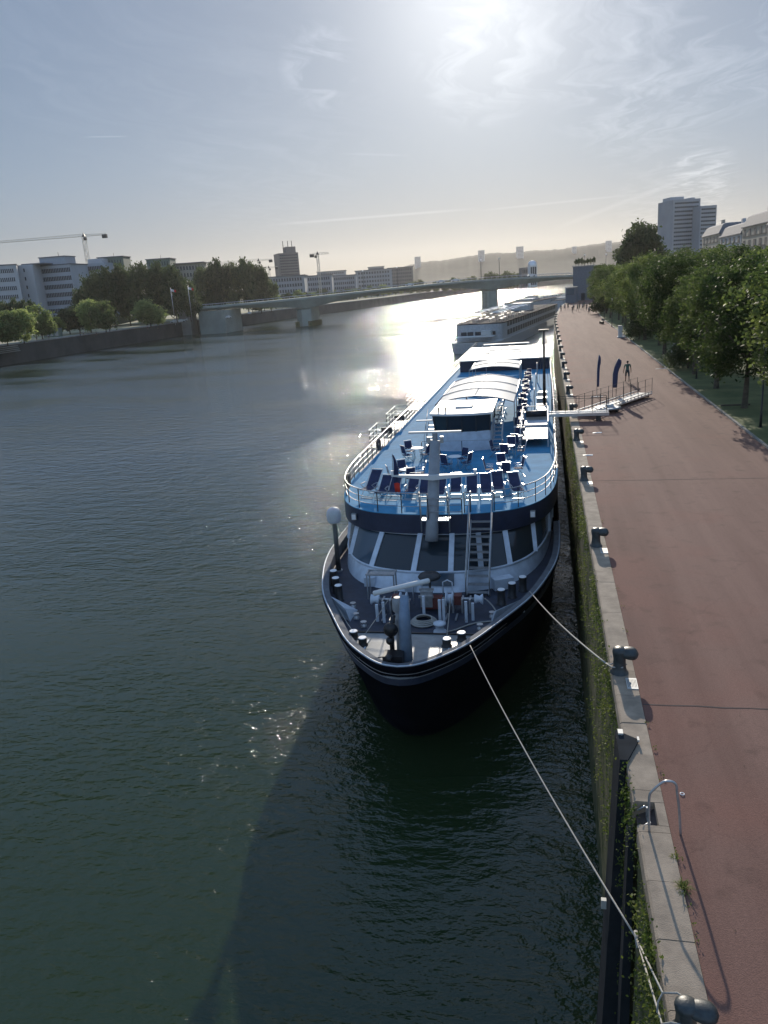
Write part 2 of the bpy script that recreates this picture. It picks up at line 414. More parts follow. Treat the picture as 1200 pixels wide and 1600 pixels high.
rows = [[(p[0]+(.0 if z > 1.3 else -.05), p[1], z) for p in wl2] for z in zs]
mb.loft(rows, closed=False, smooth=False)
rel(mb.build('wall_face', 'quaywall'), q)
# timber wale and rubbing strips
mb = MB(); ins = offset(E_, .0)
for z in (2.0,):
    pass
cop = MB(); y = 1.0; stones = []
i = 0
L = 1.135
y = 9.35-8*L
def qx(yv):
    for a, b in zip(E_, E_[1:]):
        if a[1] <= yv <= b[1]: return a[0]+(b[0]-a[0])*(yv-a[1])/(b[1]-a[1])
    return E_[-1][0]
while y < 300:
    y2 = y+L
    segs = [(y, y2)]
    if y < NY1 and y2 > NY0: segs = [(y, NY0), (NY1, y2)] if y < NY0 and y2 > NY1 else ([(y, NY0)] if y < NY0 else [(NY1, y2)])
    for a, b in segs:
        if b-a < .05: continue
        g = .006; x0, x1 = qx(a+g), qx(b-g); dz = random.uniform(-.006, .006)
        bev = .035
        prof = lambda x: [(x, QZ-.36+.002), (x, QZ-bev+dz), (x+bev, QZ+dz), (x+CW, QZ+dz), (x+CW, QZ-.36+.002)]
        A = [(p[0], a+g, p[1]) for p in prof(x0)]; B = [(p[0], b-g, p[1]) for p in prof(x1)]
        cop.add(A+B, [(k, k+1, 5+k+1, 5+k) for k in range(4)]+[(4,0,5,9), (0,4,3,2,1), (5,6,7,8,9)])
    # back of the notch
    y = y2
cop.box((QX+ND+(CW-ND)/2, (NY0+NY1)/2, QZ-.18), (CW-ND, NY1-NY0-.01, .36))
rel(cop.build('coping', 'coping'), q)
mb = MB(); mb.loft([[(p[0]+.05, p[1], QZ-.30) for p in E_near], [(p[0]+CW+.05, p[1], QZ-.03) for p in E_near]], closed=False)
# darkness behind the stones' joints
rel(mb.build('joint_bed', 'joint'), q)
q['category'] = 'quay wall'

# ---- far (left) bank
LB = [(-177,-300),(-177,150),(-177,285),(-177,378),(-175,450),(-172,509),(-161,601),(-146,718),(-138,840),(-119,993),(-90,1150),(-20,1330),(120,1500),(300,1650)]
LBc = smooth_curve(LB, 3)
BZ = 6.8
bw = thing('far_bank_wall', (-177, 300, 0), 'long dark embankment wall along the far bank of the river, below the lawn and the round trees', 'river wall')
mb = MB(); mb.loft([[(p[0], p[1], z) for p in LBc] for z in (-1, BZ-.5)], closed=False, smooth=False); rel(mb.build('wall_face', 'bankwall'), bw)
mb = MB(); lo = offset(LBc, -1.6)
mb.loft([[(p[0]+.25, p[1], BZ-.5) for p in LBc], [(p[0]+.25, p[1], BZ) for p in LBc], [(p[0], p[1], BZ+.02) for p in lo], [(p[0], p[1], BZ-.4) for p in lo]], closed=False, smooth=False); rel(mb.build('coping', 'concrete'), bw)
sheet('far_bank_ground', lo, [(p[0]-1400, p[1]) for p in lo], BZ-.01, 'ground')
# mooring steps lines at the left end of the far bank
mb = MB()
for k in range(4): mb.box((-176.2+k*.0-.0, 205, 4.2+k*.55), (1.8-k*.4+.6, 70, .22))
tag(mb.build('embankment_steps', 'concrete'), 'pale stone ledges stepping down the left end of the far embankment wall', 'steps')

# ---- hills, one ridge
def ridge(name, pts, dist0, z0, m, thick=500):
    """pts: (u, v of crest) at distance dist0"""
    crest = [at(u, v, dist=dist0) for u, v in pts]
    fine = []
    for a, b in zip(crest, crest[1:]):
        for k in range(14):
            t = k/14; p = a.lerp(b, t)
            p.z += 5*mnoise.noise(Vector((p.x*.012, p.y*.012, 3)))+3*mnoise.noise(Vector((p.x*.05, p.y*.05, 9))); fine.append(p)
    fine.append(crest[-1]); mb = MB(); rows = []
    for k, (t, hgt) in enumerate([(-.45, 0), (-.3, .25), (-.15, .62), (-.05, .9), (0, 1), (.15, .95), (.5, .6), (.9, 0)]):
        row = []
        for p in fine:
            d = Vector((p.x, p.y)); d.normalize()
            q_ = Vector((p.x, p.y))+d*thick*t
            row.append((q_.x, q_.y, z0+(p.z-z0)*hgt*(1+.06*mnoise.noise(Vector((q_.x*.006, q_.y*.006, k))))))
        rows.append(row)
    mb.loft(rows, closed=False); return tag(mb.build(name, m), kind='structure')
ridge('hills', [(440,441),(520,437),(560,432),(600,424),(640,413),(665,408),(700,405),(730,400),(760,396),(800,393),(850,390),(880,388),(900,384),(930,382),(960,379),(1010,372),(1060,366),(1130,360)], 3000, 5, 'hill', 900)
mb = MB(); mb.add([(-3200,1500,4.2),(3600,1500,4.2),(5200,5200,4.2),(-5200,5200,4.2)], [(0,1,2,3)]); tag(mb.build('far_plain', 'hill'), kind='structure')

# ================================================================ THE BLUE-DECKED SHIP
SX, SY = -5.15, 23.8
DZ, BDZ = 6.8, 3.95
ship = thing('cruise_ship', (SX, SY, 0), 'long river cruise ship with a bright blue sun deck, moored nearest at the quay', 'cruise ship')
def mirror(h): return [(-x, y) for x, y in reversed(h[1:])]+h   # left side then right side, bow in the middle
rail_half = smooth_curve([(0,0),(.65,.17),(1.4,.8),(2.35,2.0),(3.4,4.05),(4.5,6.5),(5.2,9.0),(5.6,11.2),(5.75,13.5),(5.78,17)], 5)
deck_half = smooth_curve([(0,10.7),(1.5,10.8),(3,11.2),(4,11.85),(4.7,12.75),(5.2,14.0),(5.5,15.6),(5.66,17.5),(5.72,19.5)], 5)
LEN = 101.0
rail_o = mirror(rail_half)
def hullring(z):
    # outline of the hull at height z (0 = water)
    t = max(0, min(1, z/4.6)); out = []
    for x, y in rail_half:
        k = .80+.20*t**1.5 if y < 12 else 1-.2*(1-t**1.5)*max(0, (20-y)/8)
        out.append((x*k, y+2.9*(1-t)**1.3*max(0, 1-y/16)))
    return mirror(out)
mb = MB(); rings = []
for z in (-1.2, 0, .9, 1.9, 2.9, 3.8, 4.35):
    o = hullring(max(z, 0)); ring = [(x, y, z) for x, y in o]
    ring += [(5.78, 60, z), (5.78, 96, z), (5.2, LEN, z), (-5.2, LEN, z), (-5.78, 96, z), (-5.78, 60, z)]
    rings.append(ring)
mb.loft(rings)
hull = mb.build('hull', 'hullnavy', ship)
M['gunwale'] = mat('grey_gunwale', (.13, .14, .155), .75, spec=.1)
M['bulwarkin'] = mat('navy_bulwark_paint', (.03, .045, .08), .5)
# bulwark: inner and outer face with a capping rail, open well inside
mb = MB(); out_ = mirror(rail_half); n = len(out_)
def inset(o, d):
    r = []
    for i, p in enumerate(o):
        a = o[max(i-1, 0)]; b = o[min(i+1, len(o)-1)]; t = Vector((b[0]-a[0], b[1]-a[1])).normalized()
        r.append((p[0]-t.y*d, p[1]+t.x*d))
    return r
# outline runs left-stern -> bow -> right-stern; the ship's inside is on the left hand
in_ = inset(out_, .22)
mb.loft([[(x, y, 4.35) for x, y in out_], [(x, y, 4.52) for x, y in out_]], closed=False, smooth=False)
mb.build('bulwark', 'hullnavy', ship)
mb = MB(); in2 = inset(out_, .34); mb.loft([[(x, y, 4.52) for x, y in out_], [(x, y, 4.50) for x, y in in2], [(x, y, BDZ-.02) for x, y in in2]], closed=False, smooth=False); mb.build('gunwale', 'gunwale', ship)
mb = MB(); mb.tube([(x, y, 4.54) for x, y in inset(out_, .05)], .026, 6); mb.build('bulwark_cap', 'shipwhite', ship)
M['gunwale2'] = mat('grey_stripe_paint', (.3, .3, .3), .8)
for z in (4.18, 3.98, 3.74):   # pale stripes round the stem
    pts = [(x, y, z) for x, y in hullring(z) if y < 4.8]; pts = [(p[0]*1.006, p[1]-.02, z) for p in pts]
    MB().tube(pts, .012, 5).build('hull_stripe', 'gunwale2', ship)
# foredeck
def clip_out(o, y0, y1):
    L_ = [p for p in o if y0 <= p[1] <= y1]; return L_
ind = inset(mirror(rail_half), .2)
mb = MB(); pl = [p for p in ind if p[1] > 3.3]; pf = [p for p in ind if p[1] <= 3.5]
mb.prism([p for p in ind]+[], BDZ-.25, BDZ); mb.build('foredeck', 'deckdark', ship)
mb = MB(); fz = 4.25; mb.prism(pf, BDZ-.02, fz); mb.build('raised_foredeck', 'deckgrey', ship)
MB().box((0, pf[0][1]+.03, fz-.1), (abs(pf[0][0])*2-.1, .05, .3)).build('breakwater', 'black', ship)
for x in (-1.6, 1.55): MB().box((x, 1.9, fz+.006), (.05, 1.5, .012)).build('deck_marking', 'shipwhite', ship)

# sun deck slab, fascia, blue deck
dk = mirror(deck_half); dko = [(p[0], p[1]) for p in dk]+[(5.72, 60), (5.6, 99), (5.0, LEN-1), (-5.0, LEN-1), (-5.6, 99), (-5.72, 60)]
mb = MB(); mb.prism(dko, DZ-.95, DZ-.02); mb.build('deck_fascia', 'fascia', ship)
mb = MB(); mb.prism(inset(dko+[dko[0]], .16)[:-1], DZ-.03, DZ+.012); mb.build('sun_deck', 'deck', ship)
mb = MB(); mb.loft([[(x, y, DZ-.02) for x, y in dk], [(x, y, DZ+.02) for x, y in dk], [(x, y, DZ+.02) for x, y in inset(dk, .16)]], closed=False, smooth=False); mb.build('deck_edge_strip', 'deck', ship)

# panoramic lounge: raked glazed front
def wallring(k, z):
    # k 0 top .. 1 base
    r = []
    for x, y in mirror(deck_half):
        f = max(0, 1-(y-10.7)/7.5)          # rake fades out along the sides
        r.append((x*.945, y+.35-(2.75*k+.25)*f, z))
    return r
wtop, wsill, wbase = wallring(0, DZ-.95), wallring(.70, 4.62), wallring(.98, BDZ)
mb = MB()
mb.loft([wsill, wbase], closed=False, smooth=False)
mb.build('lounge_base_wall', 'shipwhite', ship)
# side walls behind the curved front
mb = MB()
for s in (-1, 1):
    x = s*5.72*.945
    mb.box((x-.0, 60, 5.3), (.1, 81, 2.7))
mb.box((0, LEN-2, 5.3), (9.5, .1, 2.7))
mb.build('side_wall', 'shipwhite', ship)
for s in (-1, 1):
    for k in range(26):
        MB().box((s*5.47, 23+k*2.9, 5.2), (.05, 2.1, 1.05)).build('side_window', 'glass', ship)
# arc lengths
def arcpt(ring, s):
    d = 0
    for a, b in zip(ring, ring[1:]):
        l = (Vector(b)-Vector(a)).length
        if d+l >= s: return Vector(a).lerp(Vector(b), (s-d)/l)
        d += l
    return Vector(ring[-1])
def arclen(ring): return sum((Vector(b)-Vector(a)).length for a, b in zip(ring, ring[1:]))
def ratio_at_x(ring, x):
    d = 0; T = arclen(ring)
    for a, b in zip(ring, ring[1:]):
        l = (Vector(b)-Vector(a)).length
        if a[0] <= x <= b[0] and b[0] > a[0]: return (d+l*(x-a[0])/(b[0]-a[0]))/T
        d += l
    return None
Tt, Ts = arclen(wtop), arclen(wsill)
cuts_x = [-5.33, -5.0, -4.15, -2.65, -.75, .75, 1.95, 3.15, 4.4, 5.15, 5.36]
cuts = [0]+[ratio_at_x(wtop, x) for x in cuts_x if ratio_at_x(wtop, x)]+[1]
for i in range(len(cuts)-1):
    a, b = cuts[i], cuts[i+1]; wpad = .11/Tt
    if b-a < 3*wpad: continue
    nseg = 4; P0 = []; P1 = []
    for k in range(nseg+1):
        t = a+wpad+(b-a-2*wpad)*k/nseg
        u_, l_ = arcpt(wtop, t*Tt), arcpt(wsill, t*Ts)
        P0.append(u_.lerp(l_, .06)); P1.append(u_.lerp(l_, .97))
    mb = MB(); mb.loft([P0, P1], closed=False); w = mb.build('lounge_window', 'glassblue' if i in (2,3,9) else 'glass', ship)
mb = MB()
for c in cuts[1:-1]:
    u_, l_ = arcpt(wtop, c*Tt), arcpt(wsill, c*Ts); o_ = Vector((0, -.05, 0))
    mb.bar(u_+o_, l_+o_, .24, .12)
mb.tube([Vector(p)+Vector((0,-.03,.02)) for p in wsill], .055, 6)
mb.tube([Vector(p)+Vector((0,-.02,-.03)) for p in wtop], .05, 6)
mb.build('window_mullions', 'shipwhite', ship)
# dark sheet standing in for the shaded room behind the glass
mb = MB(); mb.loft([[(x*.93, y+.5, z) for x, y, z in wtop], [(x*.93, y+.5, z) for x, y, z in wsill]], closed=False); mb.build('lounge_dark_backing', 'navy', ship)
# door recess panel of the lounge
MB().box((.3, 8.45, 4.45), (1.5, .06, .55), rx=-.35).build('vent_panel', 'glassblue', ship)

# lamps on the fascia
def lampbox(x, y):
    m_ = MB().box((x, y-.14, DZ-.42), (.24, .22, .3)).build('flood_lamp', 'steel', ship)
    MB().box((x, y-.26, DZ-.42), (.19, .02, .24)).build('lamp_glass', 'lampw', m_)
for x, y in ((-4.2, 12.05), (4.45, 12.3)): lampbox(x, y)

# railings: built as connected runs
def railrun(name, pts, h=1.0, parent=ship, m='steel', levels=(.36, .68, 1.0), step=1.25, r=.022, z=DZ, top='white'):
    pts = [Vector((p[0], p[1], 0)) for p in pts]; mb = MB(); seg = []
    T = sum((b-a).length for a, b in zip(pts, pts[1:])); nn = max(1, round(T/step))
    def pt(s):
        d = 0
        for a, b in zip(pts, pts[1:]):
            l = (b-a).length
            if d+l >= s-1e-6: return a.lerp(b, (s-d)/l if l else 0)
            d += l
        return pts[-1]
    pm = MB()
    for i in range(nn+1):
        p = pt(T*i/nn); pm.bar((p.x, p.y, z), (p.x, p.y, z+h-.02), .055, .04)
    for lv in levels: mb.tube([(p.x, p.y, z+h*lv) for p in pts], r*(1.25 if lv == 1 else .8), 5)
    k0 = len(mb.f); mb.add(pm.v, pm.f); o = mb.build(name, m, parent); o.data.materials.append(M['darksteel'])
    for i_ in range(k0, len(mb.f)): o.data.polygons[i_].material_index = 1
    return o
ri = inset(dk, .12)
def part_of(r, c): return [p for p in r if c(p)]
leftp = part_of(ri, lambda p: p[0] < -.3 and p[1] < 30)
leftp = [(-5.55, 42), (-5.58, 30)]+leftp
railrun('deck_railing', leftp+[(-.35, ri[len(ri)//2][1])])
railrun('deck_railing', [(2.72, 11.25)]+part_of(ri, lambda p: p[0] > 2.8)+[(5.58, 27.5)])
railrun('deck_railing', [(1.35, 11.0), (1.62, 11.0)])
railrun('deck_railing', [(-5.55, 42.2), (-5.5, 72), (-5.4, 100)], h=1.05)
railrun('deck_railing', [(5.58, 31), (5.55, 60), (5.45, 100)], h=1.05)
# outboard platforms and rail bumps on the left side
for y0, y1, w_ in ((26.5, 29.5, .9), (33, 37, 1.0), (42, 46, 1.0)):
    pl_ = MB().box((-5.72-w_/2, (y0+y1)/2, DZ-.05), (w_, y1-y0, .1)).build('side_platform', 'steel', ship)
    railrun('platform_railing', [(-5.7, y0+.1), (-5.68-w_, y0+.1), (-5.68-w_, y1-.1), (-5.7, y1-.1)], h=1.15, parent=pl_)
for y in (28.6, 33.6): MB().box((-5.75, y, DZ+.75), (.75, .16, .42)).build('control_box', 'darksteel', ship)
# life rings on the railing
for y in (15.0, 24.6):
    x = -5.5 if y > 20 else -5.22
    pts = [(x, y+.36*math.cos(2*PI*k/16), DZ+.6+.36*math.sin(2*PI*k/16)) for k in range(16)]
    tag(MB().tube(pts, .075, 8, closed=True).build('life_ring', 'darksteel', None, loc=(SX, SY, 0)), 'dark ring hanging on the left deck railing, '+('near the rounded front corner' if y < 20 else 'farther aft by the control box'), 'life ring', 'life rings on the railing')

# central mast gantry with gate rails, column and radar bars
for x in (-.55, .75):
    g = MB()
    g.tube([(x-.18, 10.9, DZ), (x-.18, 10.9, DZ+1.05), (x+.0, 10.0, DZ+1.05), (x, 10.0, DZ-.6)], .035, 6)
    for z in (.35, .7): g.tube([(x-.15, 10.85, DZ+z), (x, 10.03, DZ+z)], .02, 5)
    g.build('mast_gate', 'steel', ship)
railrun('mast_platform_rail', [(-.2, 9.95), (1.35, 9.95)], h=1.0, parent=ship, z=DZ)
MB().box((.1, 10.3, DZ-.08), (1.3, .6, .06)).build('mast_platform', 'steel', ship)
mast = MB()
b0, b1 = Vector((-.12, 10.05, DZ-1.05)), Vector((.16, 10.8, DZ+3.5))
mast.tube([b0, b0.lerp(b1, .1), b1], [.30, .30, .23], 16)
mast.cyl((.16, 10.8, DZ+3.5), .12, 0, .35, 10)
mp = mast.build('radar_mast', 'greypaint', ship)
m1 = MB(); mc = b0.lerp(b1, .66)
m1.loft([[(mc.x-1.95, mc.y-.2, mc.z-.03+.03), (mc.x-1.95, mc.y-.12, mc.z), (mc.x-1.95, mc.y-.12, mc.z+.07), (mc.x-1.95, mc.y-.2, mc.z+.07)],
  [(mc.x, mc.y-.42, mc.z-.16), (mc.x, mc.y+.1-.2, mc.z-.16), (mc.x, mc.y-.1, mc.z+.07), (mc.x, mc.y-.42, mc.z+.07)],
  [(mc.x+1.95, mc.y-.2, mc.z), (mc.x+1.95, mc.y-.12, mc.z), (mc.x+1.95, mc.y-.12, mc.z+.07), (mc.x+1.95, mc.y-.2, mc.z+.07)]], smooth=False)
m1.build('cross_spar', 'white', mp)
for s in (-1, 1): MB().cyl((mc.x+s*1.9, mc.y-.16, mc.z+.07), .07, 0, .2, 10).build('navigation_lamp', 'lampw', mp)
MB().bar((b1.x-1.2, b1.y, b1.z+.38), (b1.x+1.2, b1.y+.02, b1.z+.38), .12, .09).build('radar_bar', 'white', mp)
for k, x in enumerate((.3, -.3)): MB().box((b1.x+x, b1.y+.05, b1.z+.02), (.14, .14, .3)).build('mast_lamp', 'steel', mp)
# pennant with staff on the left end of the spar
tag(MB().tube([(mc.x-1.9, mc.y-.1, mc.z+.07), (mc.x-1.86, mc.y-.1, mc.z+1.05)], .012, 5).build('flag_staff', 'darksteel', mp))
fl = MB(); nx, nz = 5, 9
vs = []
for i in range(nx):
    for j in range(nz):
        t = j/(nz-1); w_ = .05+.22*math.sin(min(1, t*1.15)*PI*.62)
        vs.append((mc.x-1.84+w_*i/(nx-1)+.02*math.sin(j), mc.y-.16+.05*math.sin(i*1.6+j*.8), mc.z+1.0-1.75*t))
fl.add(vs, [(i*nz+j, (i+1)*nz+j, (i+1)*nz+j+1, i*nz+j+1) for i in range(nx-1) for j in range(nz-1)], True)
f_ = fl.build('flag', 'red', None, loc=(SX, SY, 0))
f_.data.materials.append(M['navy']); 
for p in f_.data.polygons:
    if p.center.z > mc.z-.38: p.material_index = 1
s_ = f_.modifiers.new('t', 'SOLIDIFY'); s_.thickness = .008
tag(f_, 'limp dark pennant with a red tip at the left end of the mast spar', 'flag')

M['domegrey'] = mat('grey_white_dome', (.36,.38,.40), .6)
# dome on its pole at the left front corner
dome = thing('dome_pole', (SX-4.9, SY+10.75, BDZ), 'white dome lamp on a tall dark pole at the left front corner of the lounge', 'dome antenna')
MB().tube([(0,0,0),(0,0,2.55)], [.13,.11], 12).build('pole', 'darksteel', dome)
MB().cyl((0,0,0), .2, 0, .06, 14).build('foot', 'steel', dome)
MB().lathe([(.05,2.45),(.27,2.5),(.34,2.62),(.36,2.85),(.33,3.05),(.22,3.2),(.02,3.26)], n=22).build('dome', 'domegrey', dome)

# stairs from sun deck to foredeck
st = MB(); sx0, sx1 = 1.66, 2.62
y_top, z_top, y_bot, z_bot = 10.75, DZ-.35, 7.95, BDZ+.12
for k in range(10):
    t = k/9; st.box(((sx0+sx1)/2, y_top+(y_bot-y_top)*t, z_top+(z_bot-z_top)*t), (sx1-sx0, .24, .035))
str_ = st.build('stair_treads', 'steel', ship)
sr_ = MB()
for x in (sx0, sx1):
    sr_.bar((x, y_top+.1, z_top), (x, y_bot-.15, z_bot-.1), .04, .2)
sr_.build('stair_stringer', 'steel', ship)
hr = MB()
for x in (sx0-.03, sx1+.03):
    hr.tube([(x, 11.2, DZ), (x, 11.15, DZ+1.0), (x, 10.9, DZ+1.02), (x, 10.55, DZ+.75), (x, y_bot-.15, z_bot+.9), (x, y_bot-.2, z_bot-.1)], .03, 6)
    hr.tube([(x, 10.7, DZ+.1), (x, y_bot-.15, z_bot+.45)], .018, 5)
hr.build('stair_handrail', 'steel', ship)
st2 = MB(); 
# ---- foredeck fittings
def dbollard(x, y, z, r=.17, h=.62):
    b_ = MB().lathe([(r*1.25,0),(r*1.25,.03),(r,.05),(r,h-.05),(r*1.08,h-.03),(r*1.08,h-.002)], (x, y, z), 20).build('deck_bollard', 'darksteel', ship)
    MB().lathe([(r*.98,h-.002),(r*.9,h+.02)], (x, y, z), 20).build('bollard_cap', 'lampw', b_)
for x, y in ((-3.92,7.1),(-4.28,8.0),(-4.62,8.9)): dbollard(x, y, BDZ, h=.72)
for x, y in ((3.2,7.0),(3.62,7.75),(4.05,8.5)): dbollard(x, y, BDZ, h=.66)
for x, y in ((-2.2,2.75),(-1.72,2.2),(1.45,2.3),(1.95,2.85)): dbollard(x, y, fz, r=.16, h=.3)
for s in (-1, 1):
    y = 5.6; x = s*3.45
    MB().add([(x-s*.55,y-.7,BDZ),(x+s*.75,y+.6,BDZ),(x+s*.65,y+.7,BDZ+.55),(x-s*.35,y-.6,BDZ+.55),(x-s*.6,y+.5,BDZ),(x+s*.2,y+1.0,BDZ)], [(0,1,2,3),(0,3,4),(1,5,2),(4,3,2,5),(0,4,5,1)]).build('fairlead_box', 'shipwhite', ship)
    MB().box((s*3.15, 8.75, BDZ+.28), (.9, .5, .5), rz=s*.45).build('locker', 'shipwhite', ship) if s > 0 else None
# rack frame on the left
mb = MB()
for x in (-2.65, -1.45):
    for y in (7.3, 7.8): mb.bar((x, y, BDZ), (x, y, BDZ+1.15), .06)
    mb.bar((x, 7.25, BDZ+1.15), (x, 7.9, BDZ+1.15), .06)
mb.bar((-2.7, 7.3, BDZ+1.15), (-1.4, 7.3, BDZ+1.15), .07); mb.bar((-2.7, 7.85, BDZ+1.15), (-1.4, 7.85, BDZ+1.15), .07)
mb.box((-2.05, 7.6, BDZ+1.12), (1.2, .5, .03))
mb.build('stowage_rack', 'steel', ship)
# two winches with drums, posts and brake levers
def winch(x0, y0, s):
    w_ = MB()
    for dx in (-.42, -.1, .28, .6): w_.box((x0+dx*s, y0, BDZ+.3), (.07, .5, .6))
    w_.tube([(x0-.85*s, y0, BDZ+.55), (x0+.75*s, y0, BDZ+.55)], .06, 10)
    o = w_.build('winch_frame', 'steel', ship)
    d_ = MB(); d_.tube([(x0+.32*s, y0, BDZ+.55), (x0+.56*s, y0, BDZ+.55)], .2, 16)
    for e in (.31, .57): d_.tube([(x0+(e-.02)*s, y0, BDZ+.55), (x0+(e+.02)*s, y0, BDZ+.55)], .33, 18)
    d_.build('winch_drum', 'shipwhite', o)
    c_ = MB(); c_.tube([(x0-.95*s, y0, BDZ+.55), (x0-.92*s, y0, BDZ+.55), (x0-.8*s, y0, BDZ+.55), (x0-.62*s, y0, BDZ+.55), (x0-.6*s, y0, BDZ+.55)], [.22,.22,.13,.2,.2], 16)
    c_.build('warping_head', 'shipwhite', o)
    MB().box((x0+.1*s, y0+.1, BDZ+.5), (.3, .4, .4)).build('gearbox', 'redpaint', o)
    for e in (-.3, .1, .5): MB().bar((x0+e*s, y0-.3, BDZ), (x0+e*s+.02, y0-1.15, BDZ+.1), .07, .05).build('brake_lever', 'steel', o)
winch(-1.25, 6.0, 1); winch(1.55, 6.2, -1)
for x, y, h in ((-1.75,5.0,.75),(-1.45,4.9,.9),(-.95,5.2,.7),(.85,5.0,1.0),(1.0,5.05,1.0),(1.9,5.1,.9),(2.15,5.3,.75),(.1,5.6,.9)):
    MB().box((x, y, BDZ+h/2), (.11, .09, h)).build('guide_post', 'shipwhite', ship)
for x in (-.75, .95):
    MB().lathe([(.26,0),(.26,.06),(.17,.1),(.17,.3),(.25,.34),(.25,.4),(.1,.42)], (x, 4.1, BDZ), 20).build('chain_stopper', 'shipwhite', ship)
# rope coils
mb = MB(); pts = []
for k in range(16*7):
    a_ = 2*PI*k/16; r_ = .52-.03*(k//16); pts.append((.18+r_*math.cos(a_)*1.0, 4.95+r_*math.sin(a_), BDZ+.05+.05*(k//32)+.01*math.sin(k)))
mb.tube(pts, .035, 6); tag(mb.build('rope_coil', 'rope', None, loc=(SX, SY, 0)), 'coil of thick mooring rope lying on the dark foredeck between the winches', 'rope coil')
pts = smooth_curve([(.75,4.4,BDZ+.04),(1.3,4.1,BDZ+.04),(2.2,4.9,BDZ+.04),(3.1,5.3,BDZ+.04),(3.0,6.2,BDZ+.05),(2.6,6.4,BDZ+.45),(2.2,6.2,BDZ+.6)], 6)
tag(MB().tube(pts, .03, 6).build('loose_rope', 'rope', None, loc=(SX, SY, 0)), 'loose rope trailing across the foredeck to the right-hand winch', 'rope')
for (a_, b_) in (((-2.2,2.75,fz+.25),(-3.3,4.9,BDZ+.5)), ((-1.75,2.2,fz+.25),(-1.35,5.6,BDZ+.75)), ((1.45,2.3,fz+.25),(1.2,5.8,BDZ+.75))):
    MB().tube([a_, ((Vector(a_)+Vector(b_))/2+Vector((0,0,-.05))), b_], .018, 5).build('deck_line', 'rope', ship)
# black cowl ventilator and rope wheel behind the jackstaff
v_ = MB(); v_.tube([(.18,7.0,BDZ),(.18,7.0,BDZ+1.2)], .05, 10); v_.lathe([(.45,1.15),(.5,1.22),(.42,1.32),(.2,1.38)], (.18,7.0,BDZ), 20); v_.build('mushroom_vent', 'darksteel', ship)
v2 = MB(); v2.box((.15, 6.2, BDZ+.55), (.5, .3, .7)); v2.box((.15, 6.2, BDZ+.95), (.62, .1, .1)); v2.box((.15, 6.0, BDZ+.7), (.62, .1, .1)); v2.build('windlass_head', 'steel', ship)
MB().box((.35, 6.3, BDZ+.35), (.9, .4, .5)).build('windlass_motor', 'redpaint', ship)
for x, y in ((-2.9, 8.9), (-.9, 8.3)): MB().box((x, y, BDZ+.22), (.5, .35, .42)).build('vent_box', 'shipwhite', ship)
for k, (x, y) in enumerate(((-3.1,6.3),(-2.7,5.2),(2.9,5.6),(2.5,4.4),(-2.2,4.4))): MB().lathe([(.12,0),(.12,.1),(.05,.13),(.05,.22),(.13,.25)], (x,y,BDZ), 14).build('deck_vent', 'steel', ship)
hs = [(.9+.25*math.cos(t*.7)*(1-t/60), 7.4+.22*math.sin(t*.7), BDZ+.03+.004*t) for t in range(40)]
MB().tube(hs, .022, 5).build('hose', 'redpaint', ship)
for x in (-.55, .75): MB().tube([(x,6.9,BDZ),(x,6.9,BDZ+1.0),(x+.2,6.9,BDZ+1.1),(x+.4,6.9,BDZ+1.0),(x+.4,6.9,BDZ)], .03, 6).build('guard_hoop', 'shipwhite', ship)
# bow jackstaff with the long white radar scanner
js = MB(); js.tube([(.12,1.15,fz),(.12,1.3,fz+1.5),(.12,1.55,fz+2.3)], [.24,.21,.16], 14); jo = js.build('bow_post', 'bluepaint', ship)
k_ = MB(); k_.tube([(-.38,1.2,fz),(-.38,1.25,fz+1.1),(-.3,1.4,fz+1.6)], .09, 10); k_.ball((-.38,1.15,fz+1.15), .27, sc=(1,.7,1)); k_.box((-.25,.75,fz+.22), (.7,.55,.42)); k_.ball((-.42,1.15,fz+.72), .16)
k_.ball((-.35,.5,fz+.35), .14); k_.build('anchor_light', 'black', ship)
k2 = MB(); k2.tube([(-.25,2.0,fz),(-.25,2.0,fz+1.9)], [.13,.1], 10); k2.lathe([(.16,1.5),(.2,1.6),(.2,1.95),(.12,2.05)], (-.25,2.0,fz), 16); k2.box((-.42,2.0,fz+.9), (.3,.3,.6)); k2.build('scanner_pedestal', 'greypaint', ship)
a_ = Vector((-1.12, 1.95, fz+2.2)); b_ = Vector((.95, 2.25, fz+2.62))
MB().tube([a_, a_.lerp(b_, .02), a_.lerp(b_, .98), b_], [.06,.1,.1,.06], 8).build('radar_scanner', 'white', ship)
MB().lathe([(.13,0),(.13,.1),(.1,.14)], (-.15, .55, fz), 16).build('mooring_cleat', 'darksteel', ship)
for x in (-.9, .95): MB().tube([(x,.95,fz),(x,.95,fz+.12),(x+.25,1.1,fz+.12),(x+.25,1.1,fz)], .025, 6).build('deck_eye', 'darksteel', ship)

